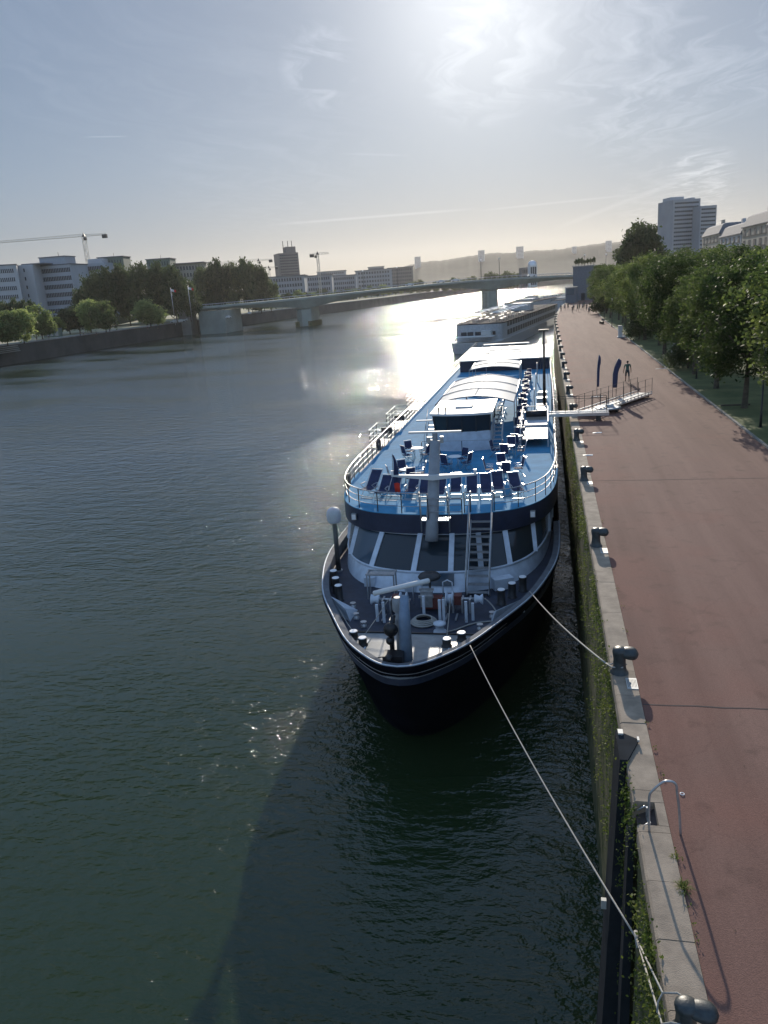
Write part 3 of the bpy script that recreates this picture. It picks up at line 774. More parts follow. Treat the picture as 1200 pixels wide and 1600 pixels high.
# ---- wheelhouse
WX, WY = -.1, 24.6
wh = MB(); wp = [(-1.75, .35),(-.9, .05),(0,-.02),(.9,.05),(1.75,.35),(1.75,5.0),(-1.75,5.0)]
wh.prism([(WX+x, WY+y) for x, y in wp], DZ, DZ+1.25); who = wh.build('wheelhouse', 'shipwhite', ship)
g1 = [(WX+x*.985, WY+y-.0+.02, DZ+1.25) for x, y in wp]; g2 = [(WX+x*1.02, WY+y-.35*(y < 1), DZ+2.35) for x, y in wp]
mb = MB(); mb.loft([g1, g2], smooth=False); mb.build('wheelhouse_window', 'glass', who)
mb = MB()
for a_, b_ in zip(g1, g2): mb.bar(a_, b_, .09, .09)
mb.build('window_post', 'darksteel', who)
rp = [(WX+x*1.12, WY+y-.6*(y < 1)+(.2 if y > 1 else 0)) for x, y in wp]
mb = MB(); mb.prism(rp, DZ+2.36, DZ+2.5); ro = mb.build('wheelhouse_roof', 'white', who)
mb = MB()
mb.tube([(WX-.6,WY+1.0,DZ+2.5),(WX-.6,WY+1.0,DZ+2.75),(WX+.7,WY+1.0,DZ+2.75),(WX+.7,WY+1.0,DZ+2.5)], .025, 6); mb.build('roof_handrail', 'darksteel', ro)
MB().box((WX, WY+2.0, DZ+2.56), (1.1, .9, .1)).build('roof_hatch', 'white', ro)
for x in (-1.45, -1.0): MB().cyl((WX+x, WY+.3, DZ+2.5), .05, 0, .3, 8).build('horn', 'darksteel', ro)
for s in (-1, 1):
    MB().box((WX+s*2.35, WY+.2, DZ+2.0), (1.1, .14, .08)).build('bridge_wing_arm', 'white', who) if s < 0 else None
for s in (-1, 1):
    # steep ladders either side of the wheelhouse
    l_ = MB(); x = WX+s*2.15
    for dx in (-.3, .3): l_.bar((x+dx, WY+.2, DZ), (x+dx, WY+2.4, DZ+1.5), .05, .12); l_.tube([(x+dx, WY+.1, DZ+.9), (x+dx, WY+2.4, DZ+2.4)], .022, 5); l_.bar((x+dx, WY+.15, DZ), (x+dx, WY+.15, DZ+.95), .035); l_.bar((x+dx, WY+1.2, DZ+.65), (x+dx, WY+1.2, DZ+1.65), .035)
    for k in range(7): l_.box((x, WY+.3+k*.3, DZ+.15+k*.2), (.55, .2, .03))
    l_.build('side_ladder', 'steel', ship)
railrun('wheelhouse_rail', [(WX-2.4, WY-1.3), (WX+2.6, WY-1.3)], h=.95, r=.014, levels=(1.0,), step=2.4)

# ---- awnings
def awning(x0, x1, y0, y1, zc, rise, nb, label=None):
    rings = []; K = 14
    for j in range(9):
        y = y0+(y1-y0)*j/8; sag = .05*math.sin(PI*((j*nb/8) % 1))
        rings.append([(x0+(x1-x0)*k/K, y, zc+rise*(1-(2*k/K-1)**2)-sag) for k in range(K+1)])
    aw = MB(); aw.loft(rings, closed=False); 
    low = [[(p[0], p[1], p[2]-.03) for p in r] for r in rings]; aw.loft(list(reversed(low)), closed=False)
    o = aw.build('awning_canvas', 'ivory', ship)
    fr = MB()
    for j in range(nb+1):
        y = y0+(y1-y0)*j/nb
        fr.tube([(x0+(x1-x0)*k/K, y, zc+rise*(1-(2*k/K-1)**2)+.02) for k in range(K+1)], .035, 6)
        for x in (x0, x1): fr.bar((x, y, DZ), (x, y, zc), .06)
    for x in (x0, x1): fr.tube([(x, y0, zc), (x, y1, zc)], .04, 6)
    fr.tube([((x0+x1)/2, y0, zc+rise+.03), ((x0+x1)/2, y1, zc+rise+.03)], .02, 5)
    fr.build('awning_frame', 'steel', o)
    return o
awning(-2.5, 2.95, 30.2, 42.5, DZ+2.15, .5, 3)
awning(-2.3, 2.55, 53.5, 60.5, DZ+1.85, .3, 2)
awning(-1.6, 2.3, 66.5, 70.5, DZ+2.2, .12, 1)
# skylight cabin between awnings and aft flat roof
MB().box((.2, 49, DZ+.35), (2.4, 4, .7)).build('skylight', 'shipwhite', ship)
MB().box((-.2, 49, DZ+.9), (1.0, 1.6, .45)).build('funnel_vent', 'darksteel', ship)
mb = MB(); mb.box((.3, 76.5, DZ+1.35), (10.6, 17, .12)); ar = mb.build('aft_roof', 'white', ship)
MB().box((.3, 68.6, DZ+.62), (10.2, .12, 1.2)).build('aft_screen', 'fascia', ship)
mb = MB()
for k in range(9): mb.box((-4.6+k*1.22, 76.5, DZ+1.43), (.06, 16.6, .05))
mb.build('roof_seam', 'steel', ar)
mb = MB()
for x in (-2.6, 2.9):
    mb.bar((x, 70, DZ+1.4), (x, 70, DZ+2.3), .08)
    mb.bar((x, 78, DZ+1.4), (x, 78, DZ+2.3), .08)
mb.bar((-2.7,70,DZ+2.3),(3.0,70,DZ+2.3),.08); mb.bar((-2.7,78,DZ+2.3),(3.0,78,DZ+2.3),.5,.1); mb.build('roof_gantry', 'white', ar)
# boarding landing on the right side, with grating, gate frames, lockers
ld = MB().box((4.35, 27.0, DZ+.55), (1.75, 3.6, .06)).build('boarding_landing', 'steel', ship)
mb = MB()
for k in range(5): mb.box((3.6+k*.38, 27.0, DZ+.585), (.02, 3.5, .012))
for k in range(8): mb.box((4.35, 25.4+k*.46, DZ+.595), (1.7, .02, .012))
mb.build('grating_lines', 'darksteel', ld)
MB().box((4.75, 27.6, DZ+.60), (.55, .6, .03)).build('hatch', 'darksteel', ld)
mb = MB()
for x in (3.5, 5.2):
    for y in (25.3, 28.8, 31.5): mb.bar((x, y, DZ), (x, y, DZ+1.6), .06)
    mb.bar((x, 25.3, DZ+1.6), (x, 31.5, DZ+1.6), .05); mb.bar((x, 25.3, DZ+1.1), (x, 31.5, DZ+1.1), .04)
mb.bar((3.5, 31.5, DZ+1.6), (5.2, 31.5, DZ+1.6), .06)
mb.build('landing_frame', 'white', ship)
MB().box((4.4, 30.2, DZ+.35), (1.5, 1.7, .7)).build('deck_locker', 'shipwhite', ship)
MB().box((4.4, 32.6, DZ+.45), (1.4, 1.4, .9)).build('raft_canister', 'white', ship)
MB().tube([(3.7,31.7,DZ+1.05),(5.1,31.7,DZ+1.05)], .22, 12).build('roller', 'darksteel', ship)
for y in (35, 36.4, 38, 41, 44.5): MB().box((4.75, y, DZ+.35+.1*(y % 2)), (.8, .9, .75)).build('deck_locker', 'steel' if y != 38 else 'darksteel', ship)
for y in (37.2, 47, 56): MB().tube([(4.2,y,DZ),(4.2,y,DZ+1.9),(4.2,y+.8,DZ+2.0),(4.2,y+.8,DZ)], .04, 6).build('davit', 'white', ship)
# tall black mast beside the landing
bm_ = MB(); bm_.tube([(4.95, 38.3, DZ), (4.95, 38.3, DZ+2), (4.95, 38.6, DZ+6.3)], [.13,.12,.07], 12); bo = bm_.build('boom_mast', 'black', ship)
MB().box((4.95, 38.6, DZ+6.3), (.75, .2, .14)).build('mast_head', 'black', bo)
for x, y in ((3.9, 33.5), (4.4, 52), (5.3, 52)): MB().tube([(4.95,38.6,DZ+6.2),(x,y,DZ+.2)], .012, 4).build('stay_wire', 'darksteel', bo)

# ---- deck furniture: things of their own
def make_lounger():
    t = thing('deck_lounger', (0,0,0), 'x', 'deck chair', 'navy deck loungers in a row at the front of the sun deck')
    MB().add([(-.25,0,.42),(.25,0,.42),(.25,.62,1.05),(-.25,.62,1.05),(-.25,.03,.40),(.25,.03,.40),(.25,.65,1.03),(-.25,.65,1.03)], [(0,1,2,3),(7,6,5,4),(0,4,5,1),(2,6,7,3),(1,5,6,2),(0,3,7,4)]).build('backrest', 'navy', t)
    MB().box((0,-.28,.41), (.5,.56,.035)).build('seat', 'navy', t)
    fr = MB()
    for s in (-1, 1):
        x = s*.29
        fr.tube([(x,.66,1.08),(x,.0,.40),(x,-.62,.40)], .016, 5)
        fr.tube([(x,.35,0),(x,-.45,.62),(x+.0,-.1,.62)], .014, 5)
        fr.tube([(x,-.5,0),(x,.1,.62)], .014, 5)
    fr.bar((-.29,-.5,.02),(.29,-.5,.02),.022); fr.bar((-.29,.35,.02),(.29,.35,.02),.022); fr.bar((-.29,.66,1.08),(.29,.66,1.08),.022)
    fr.build('frame', 'alu', t)
    for s in (-1, 1): MB().box((s*.31,-.18,.635), (.04,.36,.02)).build('armrest', 'alu', t)
    return t
LG = [(585,770),(606,770),(621,772),(646,775),(668,772),(692,772),(714,773),(740,772),(762,770),(780,768),(808,765)]
pl0 = None
for i, uv in enumerate(LG):
    p = at(*uv, z=DZ); x = p.x; y = 37.25+.25*math.cos(i*2.1)+abs(x+5.2)*.13
    rz = (x+5.2)*.07+random.uniform(-.04,.04)
    lab = 'navy deck lounger, '+(ORD[i] if i < 10 else 'last')+' from the left in the row behind the curved front railing'
    if pl0 is None: pl0 = make_lounger(); o = pl0; o.location = (x, y, DZ+.012); o.rotation_euler.z = rz; o['label'] = lab
    else: dup(pl0, None, (x, y, DZ+.012), rz, lab)
def make_table():
    t = thing('deck_table', (0,0,0), 'x', 'table', 'white tables on the sun deck')
    MB().lathe([(.38,.70),(.40,.72),(.40,.735),(.38,.745)], n=26).build('table_top', 'lampw', t)
    for k in range(4):
        a = PI/4+k*PI/2
        MB().tube([(.33*math.cos(a),.33*math.sin(a),0),(.22*math.cos(a),.22*math.sin(a),.70)], .018, 6).build('leg', 'alu', t)
    return t
def make_chair():
    t = thing('deck_chair', (0,0,0), 'x', 'chair', 'navy and aluminium chairs on the sun deck')
    MB().box((0,0,.44), (.46,.44,.03)).build('seat', 'navy', t)
    MB().box((0,.25,.78), (.46,.025,.5), rx=-.22).build('backrest', 'navy', t)
    fr = MB()
    for s in (-1, 1):
        x = s*.25
        fr.tube([(x,.34,1.06),(x,.2,.44),(x,-.28,0)], .014, 5); fr.tube([(x,.3,0),(x,-.2,.66),(x,.27,.68)], .014, 5)
    fr.bar((-.25,.34,1.06),(.25,.34,1.06),.02); fr.bar((-.25,.3,.02),(.25,.3,.02),.02)
    fr.build('frame', 'alu', t)
    return t
T0 = Ch0 = None
TB = [((652,700),'behind the mast at left of the wheelhouse front'),((710,713),'right behind the mast spar'),((794,696),'nearest the wheelhouse on the right'),((787,724),'between the right-hand loungers and the wheelhouse table'),((635,733),'just behind the left-hand loungers')]
CHN = 0
def put_chair(x, y, rz, lab):
    global Ch0, CHN
    CHN += 1
    if Ch0 is None: Ch0 = make_chair(); Ch0.location = (x, y, DZ+.012); Ch0.rotation_euler.z = rz; Ch0['label'] = lab; return
    dup(Ch0, None, (x, y, DZ+.012), rz, lab)
for i, (uv, w_) in enumerate(TB):
    p = at(*uv, z=DZ+.74)
    if T0 is None: T0 = make_table(); T0.location = (p.x, p.y, DZ+.012); T0['label'] = 'small round white table '+w_
    else: dup(T0, None, (p.x, p.y, DZ+.012), .3*i, 'small round white table '+w_)
    for k in range(4):
        a = PI/4+k*PI/2+.3*i
        put_chair(p.x+.78*math.cos(a), p.y+.78*math.sin(a), a-PI/2+random.uniform(-.3,.3), 'chair %s of the table %s' % (('far right','far left','near left','near right')[k], w_))
# chairs and tables along the right of the awnings and under them
k = 0
for j in range(12):
    y = SY+25.5+j*3.0
    for dx in (0,):
        x = SX+3.35+.1*math.sin(j*2)
        if 15 < j: continue
        dup(T0, None, (x-.1, y, DZ+.012), j*.4, 'round white table, %s from the front in the line right of the awnings' % ORD[j])
        for q_, nm in ((0,'front'),(1,'back')):
            a = PI/2*(2*q_-1)
            put_chair(x-.1, y+.8*(1 if q_ else -1), (0 if q_ else PI)+random.uniform(-.4,.4), 'chair at the %s of the %s round table right of the awnings' % (nm, ORD[j]))
for j in range(6):
    y = SY+31.5+j*1.9
    for s, nm in ((-1,'left'),(1,'right')):
        put_chair(SX+.2+s*1.3, y, s*PI/2*-1, 'chair under the big white awning, %s from the front on its %s side' % (ORD[j], nm))

# ================================================================ QUAY FURNITURE
def make_bollard():
    t = thing('mooring_bollard', (0,0,0), 'x', 'bollard', 'iron mooring bollards along the quay edge')
    MB().lathe([(.19,0),(.175,.03),(.15,.06),(.13,.16),(.125,.30),(.14,.40),(.15,.47),(.14,.52),(.09,.555),(.02,.565)], n=24).build('post', 'bollard', t)
    hd = MB(); n = 18; rings = []
    for k in range(15):
        s = k/14; x = -.02+.40*s; r = .125 if s < .2 else .125+.03*math.sin((s-.2)/.8*PI)
        cap = math.sqrt(max(0, 1-((s-.72)/.28)**2)) if s > .72 else (math.sqrt(max(0, 1-((.12-s)/.12)**2)) if s < .12 else 1)
        r *= max(.04, cap); z = .45-.03*s
        rings.append([(x, r*1.08*math.cos(2*PI*j/n), z+r*.82*math.sin(2*PI*j/n)) for j in range(n)])
    hd.loft(rings); hd.build('horn', 'bollard', t)
    return t
def make_plate():
    t = thing('service_plate', (0,0,0), 'x', 'cover plate', 'pale cover plates beside the bollards')
    MB().box((0,0,.008), (.24,.5,.02)).build('cover', 'lampgrey', t)
    mb = MB()
    for k in range(7): mb.box((-.09+.03*k, 0, .0205), (.008,.36,.004))
    mb.build('grille_slots', 'joint', t)
    return t
M['lampgrey'] = mat('pale_zinc', (.50, .50, .47), .5, metal=.2, var=.1)
b0_ = make_bollard(); p0_ = make_plate(); BY = [8.1+9.13*i for i in range(20)]
for i, y in enumerate(BY):
    x = qx(y)+.17; 
    lab = 'iron mooring bollard with a side horn, %s counted from the photographer along the quay edge' % ORD[i]
    if i == 0: b0_.location = (x, y-.05, QZ); b0_['label'] = lab; b0_.scale = (.98,.95,.82); b0_.location.y -= .1; b0_.rotation_euler.z = -.12
    else: o = dup(b0_, None, (x, y, QZ), random.uniform(-.06,.06), lab)
    o.scale = (1.12, 1.2, 1.15)
    if i == 1: pass
    lab = 'pale metal cover plate with a grille, lying beside the %s mooring bollard' % ORD[i]
    if i == 0: p0_.location = (x+.22, y-.62, QZ); p0_['label'] = lab
    elif i < 14: dup(p0_, None, (x+.23, y-.55, QZ), 0, lab)

# mooring ropes
def sag_line(a, b, s, n=24):
    a, b = Vector(a), Vector(b)
    return [a.lerp(b, k/n)-Vector((0,0,s*4*(k/n)*(1-k/n))) for k in range(n+1)]
bx = qx(8.1)+.17
r_ = MB(); J = at(995, 1467, Y=10.05)
r_.tube(sag_line((-2.75, 25.3, 4.7), J, .25), .017, 6); r_.tube([J+Vector((-.005,.12,.03)), J, J-Vector((-.01,.12,.05))], .03, 8)
r_.tube([J, (bx-.22, 8.35, QZ+.12), (bx-.05, 8.3, QZ+.2), (bx+.13,8.15,QZ+.22), (bx+.15, 7.98, QZ+.2)], .014, 6)
r_.tube([J, (bx-.27, 8.0, QZ+.0), (bx-.18, 7.88, QZ+.18), (bx, 7.84, QZ+.2), (bx+.15, 7.98, QZ+.2)], .014, 6)
r_.tube([(bx-.22, 8.35, QZ+.12), (bx-.28, 8.3, QZ+.02), (bx-.3, 8.2, QZ-.05)], .012, 5)
tag(r_.build('mooring_rope', 'rope'), 'long thin mooring rope from the bow down to the nearest bollard, forking near the quay', 'mooring rope', 'mooring ropes of the ship')
by = BY[1]; bx1 = qx(by)+.17
r_ = MB(); J = Vector((bx1-.28, by+.35, QZ+.04))
r_.tube(sag_line((-.75, 30.4, 4.7), J, .15), .022, 6)
r_.tube([J, (bx1-.17,by+.12,QZ+.14), (bx1-.02,by+.18,QZ+.2), (bx1+.16,by+.02,QZ+.2), (bx1+.05,by-.15,QZ+.2), (bx1-.17,by-.08,QZ+.16), J], .018, 6)
tag(r_.build('mooring_rope', 'rope'), 'shorter pale mooring rope running from the starboard bow to the second bollard', 'mooring rope', 'mooring ropes of the ship')

# wall ladder in its notch, with the bent hoop handrail above
lad = thing('quay_ladder', (QX+.2, 12.1, QZ), 'steel ladder sunk in a dark notch of the quay wall near the bent grab hoop', 'ladder')
mb = MB()
for y in (-.2, .2): mb.bar((.02, y, -.02), (.02, y, -7.6), .05, .03)
mb.build('stile', 'steel', lad)
for k in range(24): MB().tube([(.02,-.2,-.2-.31*k), (.02,.2,-.2-.31*k)], .014, 6).build('rung', 'steel', lad)
mb = MB()
for y in (-.26, .26): mb.tube([(.1, y, -.12), (-.02, y*.9, -.03), (-.13, y*.9, -.12)], .018, 6)
mb.build('top_bracket', 'steel', lad)
hp = [(1015,1285),(1014,1262),(1015,1243),(1019,1236),(1030,1226),(1038,1221),(1045,1220.5),(1052,1222),(1057,1228),(1058,1238),(1061,1262),(1064.5,1289)]
pts = [at(u, v, Y=11.62) for u, v in hp]; pts[0].z = QZ-.02; pts[-1].z = QZ-.05
hoop = MB().tube(smooth_curve([tuple(p) for p in pts], 4), .021, 10).build('grab_hoop', 'steel')
tag(hoop, 'bent steel tube hoop standing over the ladder notch at the quay edge', 'handrail')
# steel fender piles on the wall
def pile(y0, y1, xo, ztop, lab, lean=.12, peak=True):
    t = thing('fender_pile', (QX, (y0+y1)/2, QZ), lab, 'fender pile', 'dark fender piles standing against the quay wall')
    y0 -= (y0+y1)/2; y1 = -y0
    mb = MB(); 
    mb.add([(-.02,y0,ztop),(-xo,y0,ztop),(-xo,y1,ztop),(-.02,y1,ztop),(-.02,y0,-9),(-xo-lean,y0,-9),(-xo-lean,y1,-9),(-.02,y1,-9)], [(0,1,2,3),(0,4,5,1),(1,5,6,2),(2,6,7,3),(4,7,6,5)])
    mb.build('pile', 'mattblack', t)
    if peak:
        MB().add([(-xo,y1,.0),(.30,y1*.35,.02),(.02,y0,.0),(-xo,y0,0),(-xo,y1,.05),(.30,y1*.35,.06),(.02,y0,.05),(-xo,y0,.05)], [(4,7,6,5),(0,1,2,3),(0,4,5,1),(1,5,6,2),(2,6,7,3),(3,7,4,0)]).build('cap_plate', 'mattblack', t)
        MB().box((-xo+.09, y1-.12, .075), (.1,.16,.04)).build('bracket', 'lampgrey', t)
        MB().box((.28, y1*.3, .085), (.04,.13,.04)).build('bracket', 'lampgrey', t)
    return t
M['pilesteel'] = mat('tarred_steel', (.016, .018, .02), .35, metal=.2, var=.3, scale=2)
pile(13.6, 14.65, .13, -.02, 'dark tarred fender pile with an angular cap plate lapping over the coping', .35)
pile(11.95, 12.35, .12, -.45, 'narrow dark upright added for the shade of the ladder notch', .15, peak=False)  # dark body added where the ladder recess lies in shade
MB_ = MB(); MB_.bar((QX-.42, 13.2, 5.2), (QX-.42, 13.2, 5.0), .09, .1)
o = MB_.build('pile_bracket', 'lampgrey'); tag(o, 'small pale metal bracket projecting low down from the quay wall', 'bracket')

# plants on the wall and in the joints
import numpy as np
def leaves(name, m, centers, spread, per, size, seed=1, up=.3, parent=None, outward=None):
    """many small leaf faces round clump centres; returns one foliage object"""
    rg = np.random.default_rng(seed); c = np.repeat(np.array(centers, float), per, axis=0); n = len(c)
    sp_ = np.array(spread, float)
    if sp_.ndim == 2: sp_ = np.repeat(sp_, per, axis=0)
    p = c+rg.normal(size=(n, 3))*sp_
    nrm = rg.normal(size=(n, 3)); nrm[:, 2] = np.abs(nrm[:, 2])+up
    if outward is not None: nrm += outward
    nrm /= np.linalg.norm(nrm, axis=1)[:, None]
    a = np.cross(nrm, rg.normal(size=(n, 3))); a /= np.linalg.norm(a, axis=1)[:, None]; b = np.cross(nrm, a)
    s = size*rg.uniform(.6, 1.25, size=(n, 1)); a = a*s; b = b*s*.72
    V = np.stack([p-a, p-b*.9+nrm*s*.12, p+a, p+b*.9+nrm*s*.12], axis=1).reshape(-1, 3)
    me = bpy.data.meshes.new(name); me.vertices.add(4*n); me.vertices.foreach_set('co', V.ravel().astype('f'))
    me.loops.add(4*n); me.loops.foreach_set('vertex_index', np.arange(4*n, dtype='i'))
    me.polygons.add(n); me.polygons.foreach_set('loop_start', np.arange(0, 4*n, 4, dtype='i')); me.polygons.foreach_set('loop_total', np.full(n, 4, dtype='i'))
    me.materials.append(M[m] if isinstance(m, str) else m); me.update(calc_edges=True); me.validate()
    o = bpy.data.objects.new(name, me); C.objects.link(o)
    if parent: o.parent = parent
    return o
cs = []
rr = random.Random(3)
for k in range(900):
    y = 8+52*rr.random()**1.4; z = 8.0-rr.random()**1.3*5.5
    dens = mnoise.noise(Vector((y*.35, z*.6, 1)))
    if dens > -.08: cs.append((QX-.04, y, z))
    if rr.random() < .12: cs.append((QX-.05, y, 7.6))
tag(leaves('wall_plants', 'leaf4', cs, (.06, .16, .14), 22, .034, 5, outward=np.array([-.8,0,0])), kind='stuff')
cs = [(QX+CW+.02+rr.uniform(-.03,.08), y+rr.uniform(-.2,.2), QZ+.02) for y in (9.3,9.9,10.4,10.45,11.1,13.1,13.4,14.0,15.0,19.5,21,22.4,24,27.5,29.1) for _ in range(2)]
tag(leaves('joint_weeds', 'leaf4', cs, (.03,.05,.012), 6, .018, 6, up=.1), kind='stuff')
def tuft(x, y, z, n, L_, lab):
    mb = MB()
    for k in range(n):
        a = rr.uniform(0, 2*PI); l = L_*rr.uniform(.5, 1); e = rr.uniform(.3, 1.1)
        d = Vector((math.cos(a)*math.cos(e), math.sin(a)*math.cos(e), math.sin(e))); s = Vector((-math.sin(a), math.cos(a), 0))*.006
        b_ = Vector((x+rr.uniform(-.03,.03), y+rr.uniform(-.03,.03), z)); m_ = b_+d*l*.6; t_ = b_+d*l+Vector((0,0,-l*.3))
        mb.add([b_-s, b_+s, m_+s, m_-s, t_], [(0,1,2,3),(3,2,4)])
    return tag(mb.build('weed_tuft', 'leaf4'), lab, 'weed')
tuft(1.98, 10.38, QZ-.02, 60, .28, 'dry grass tuft growing at the inner coping edge beside the hoop shadow')
tuft(1.97, 11.05, QZ-.02, 24, .14, 'small weed at the coping edge close to the ladder notch')
# leaf litter specks on the asphalt
lt = MB()
for k in range(60):
    x = rr.uniform(2.2, 7); y = 8+rr.random()**2*26; s = rr.uniform(.012,.03); a = rr.uniform(0, PI)
    c, d = math.cos(a)*s, math.sin(a)*s
    lt.add([(x-c,y-d,QZ-.012),(x+d*.4,y-c*.4,QZ-.010),(x+c,y+d,QZ-.006),(x-d*.4,y+c*.4,QZ-.010)], [(0,1,2,3)])
tag(lt.build('leaf_litter', 'rust'), kind='stuff')

# ================================================================ GANGWAYS, BANNERS, PEOPLE
gw = thing('boarding_gangway', (2.0, 51.1, QZ+.35), 'straight aluminium gangway bridging from the ship over the quay edge', 'gangway', rz=-.04)
MB().box((0,0,0), (3.6,.9,.06)).build('walkway', 'steel', gw)
mb = MB(); 
for y in (-.47,.47): mb.box((0,y,.07), (3.7,.07,.2))
mb.build('side_beam', 'alu', gw)
mb = MB()
for y in (-.47,.47):
    for k in range(5): mb.bar((-1.7+k*.85,y,.1),(-1.7+k*.85,y,1.1), .03)
    mb.tube([(-1.7,y,1.1),(1.7,y,1.1)], .016, 5)
mb.build('handrail', 'darksteel', gw)
MB().box((1.2,0,-.2), (.3,.8,.3)).build('support_foot', 'darksteel', gw)
A_ = Vector((2.35, 52.2, QZ+.22)); B_ = Vector((7.05, 60.2, QZ+.22)); gl = (B_-A_).length; ga = math.atan2(B_.y-A_.y, B_.x-A_.x)
g2 = thing('quay_gangway', tuple((A_+B_)/2), 'long aluminium gangway with thin handrail posts lying on the red promenade beside the banners', 'gangway', rz=ga)
MB().box((0,0,0), (gl,1.0,.06)).build('walkway', 'steel', g2)
mb = MB()
for y in (-.56,.56):
    mb.box((0,y,.16), (gl,.05,.06)); mb.box((0,y,-.04), (gl,.05,.08))
    for k in range(17): mb.box((-gl/2+gl*k/16,y,.06), (.05,.04,.2))
mb.build('side_beam', 'alu', g2)
mb = MB()
for y in (-.56,.56):
    for k in range(9): mb.bar((-gl/2+gl*k/8,y,.1),(-gl/2+gl*k/8,y,1.15), .026)
    mb.tube([(-gl/2,y,1.12),(gl/2,y,1.12)], .009, 4); mb.tube([(-gl/2,y,.65),(gl/2,y,.65)], .007, 4)
mb.build('handrail', 'darksteel', g2)
for k in (-1,1): MB().tube([(k*gl*.46,-.5,-.14),(k*gl*.46,.5,-.14)], .08, 10).build('roller', 'darksteel', g2)
dl = thing('gangway_dolly', (4.0, 53.9, QZ), 'flat pale oval trolley parked against the middle of the long gangway', 'trolley', rz=.1)
MB().lathe([(.75,.2),(.85,.24),(.85,.3),(.7,.32)], n=24).build('platform', 'steel', dl)
for x, y in ((-.5,-.4),(.5,-.4),(.5,.4),(-.5,.4)): MB().tube([(x,y-.05,.1),(x,y+.05,.1)], .1, 12).build('wheel', 'darksteel', dl)
MB().box((.1,.1,.4), (.5,.3,.16)).build('chock', 'white', dl)
def feather(x, y, h, lab, lean, wd):
    t = thing('feather_banner', (x, y, QZ), lab, 'banner flag', 'navy feather banners by the gangway')
    MB().tube([(0,0,0),(0,0,h*.6),(lean*.4,0,h*.85),(lean,0,h)], [.022,.018,.014,.01], 6).build('pole', 'steel', t)
    mb = MB(); vs = []; nz = 14
    for k in range(nz+1):
        s = k/nz; z = .75+(h-.78)*s; bow = lean*max(0, (s-.45)/.55)**1.6
        w_ = wd*(.75+.25*s) if s < .7 else wd*math.sqrt(max(0, 1-((s-.7)/.3)**2))*.95+.02
        vs += [(bow+.01, .01*math.sin(k), z), (bow+.01+w_*.55, .03*math.sin(k*.8), z), (bow+.01+w_, .02*math.cos(k*.7), z)]
    mb.add(vs, [f for k in range(nz) for f in ((k*3,k*3+1,k*3+4,k*3+3),(k*3+1,k*3+2,k*3+5,k*3+4))], True)
    o = mb.build('banner_cloth', 'banner', t); s_ = o.modifiers.new('t','SOLIDIFY'); s_.thickness = .006
    mb = MB(); mb.box((0,0,.02), (.9,.06,.03)); mb.box((0,0,.02), (.06,.5,.028)); mb.build('cross_base', 'white' if wd < .3 else 'darksteel', t)
feather(3.68, 60.7, 3.15, 'narrow navy feather banner on a white cross base, left of the wider one', .12, .2)
feather(4.75, 59.9, 2.9, 'wide navy feather banner standing behind the long gangway', .38, .42)
for (u, v, l) in ((933,676,'pale paper scrap on the promenade just below the gangway'),(918,711,'small pale paper scrap near the coping between two bollards'),(1034,576,'flat white paper sheet by the trunk at the verge')):
    p = at(u, v, z=QZ); s = .28 if u != 1034 else .6
    tag(MB().add([(-s,-.08,-.01),(s*.9,-.1,-.01),(s,.07,.02),(-s*.8,.1,.0),(0,0,.02)], [(0,1,4),(1,2,4),(2,3,4),(3,0,4)]).build('paper_scrap', 'white', None, loc=(p.x,p.y,QZ+.0)), l, 'litter')
pdr = at(1066, 1240, z=QZ)
ob_ = MB().tube([(pdr.x+.035*math.cos(a), pdr.y+.035*math.sin(a), QZ-.005) for a in [2*PI*k/12 for k in range(12)]], .008, 5, closed=True).build('bottle_ring', 'lampw'); tag(ob_, 'tiny pale ring-shaped scrap on the asphalt right of the grab hoop', 'litter')

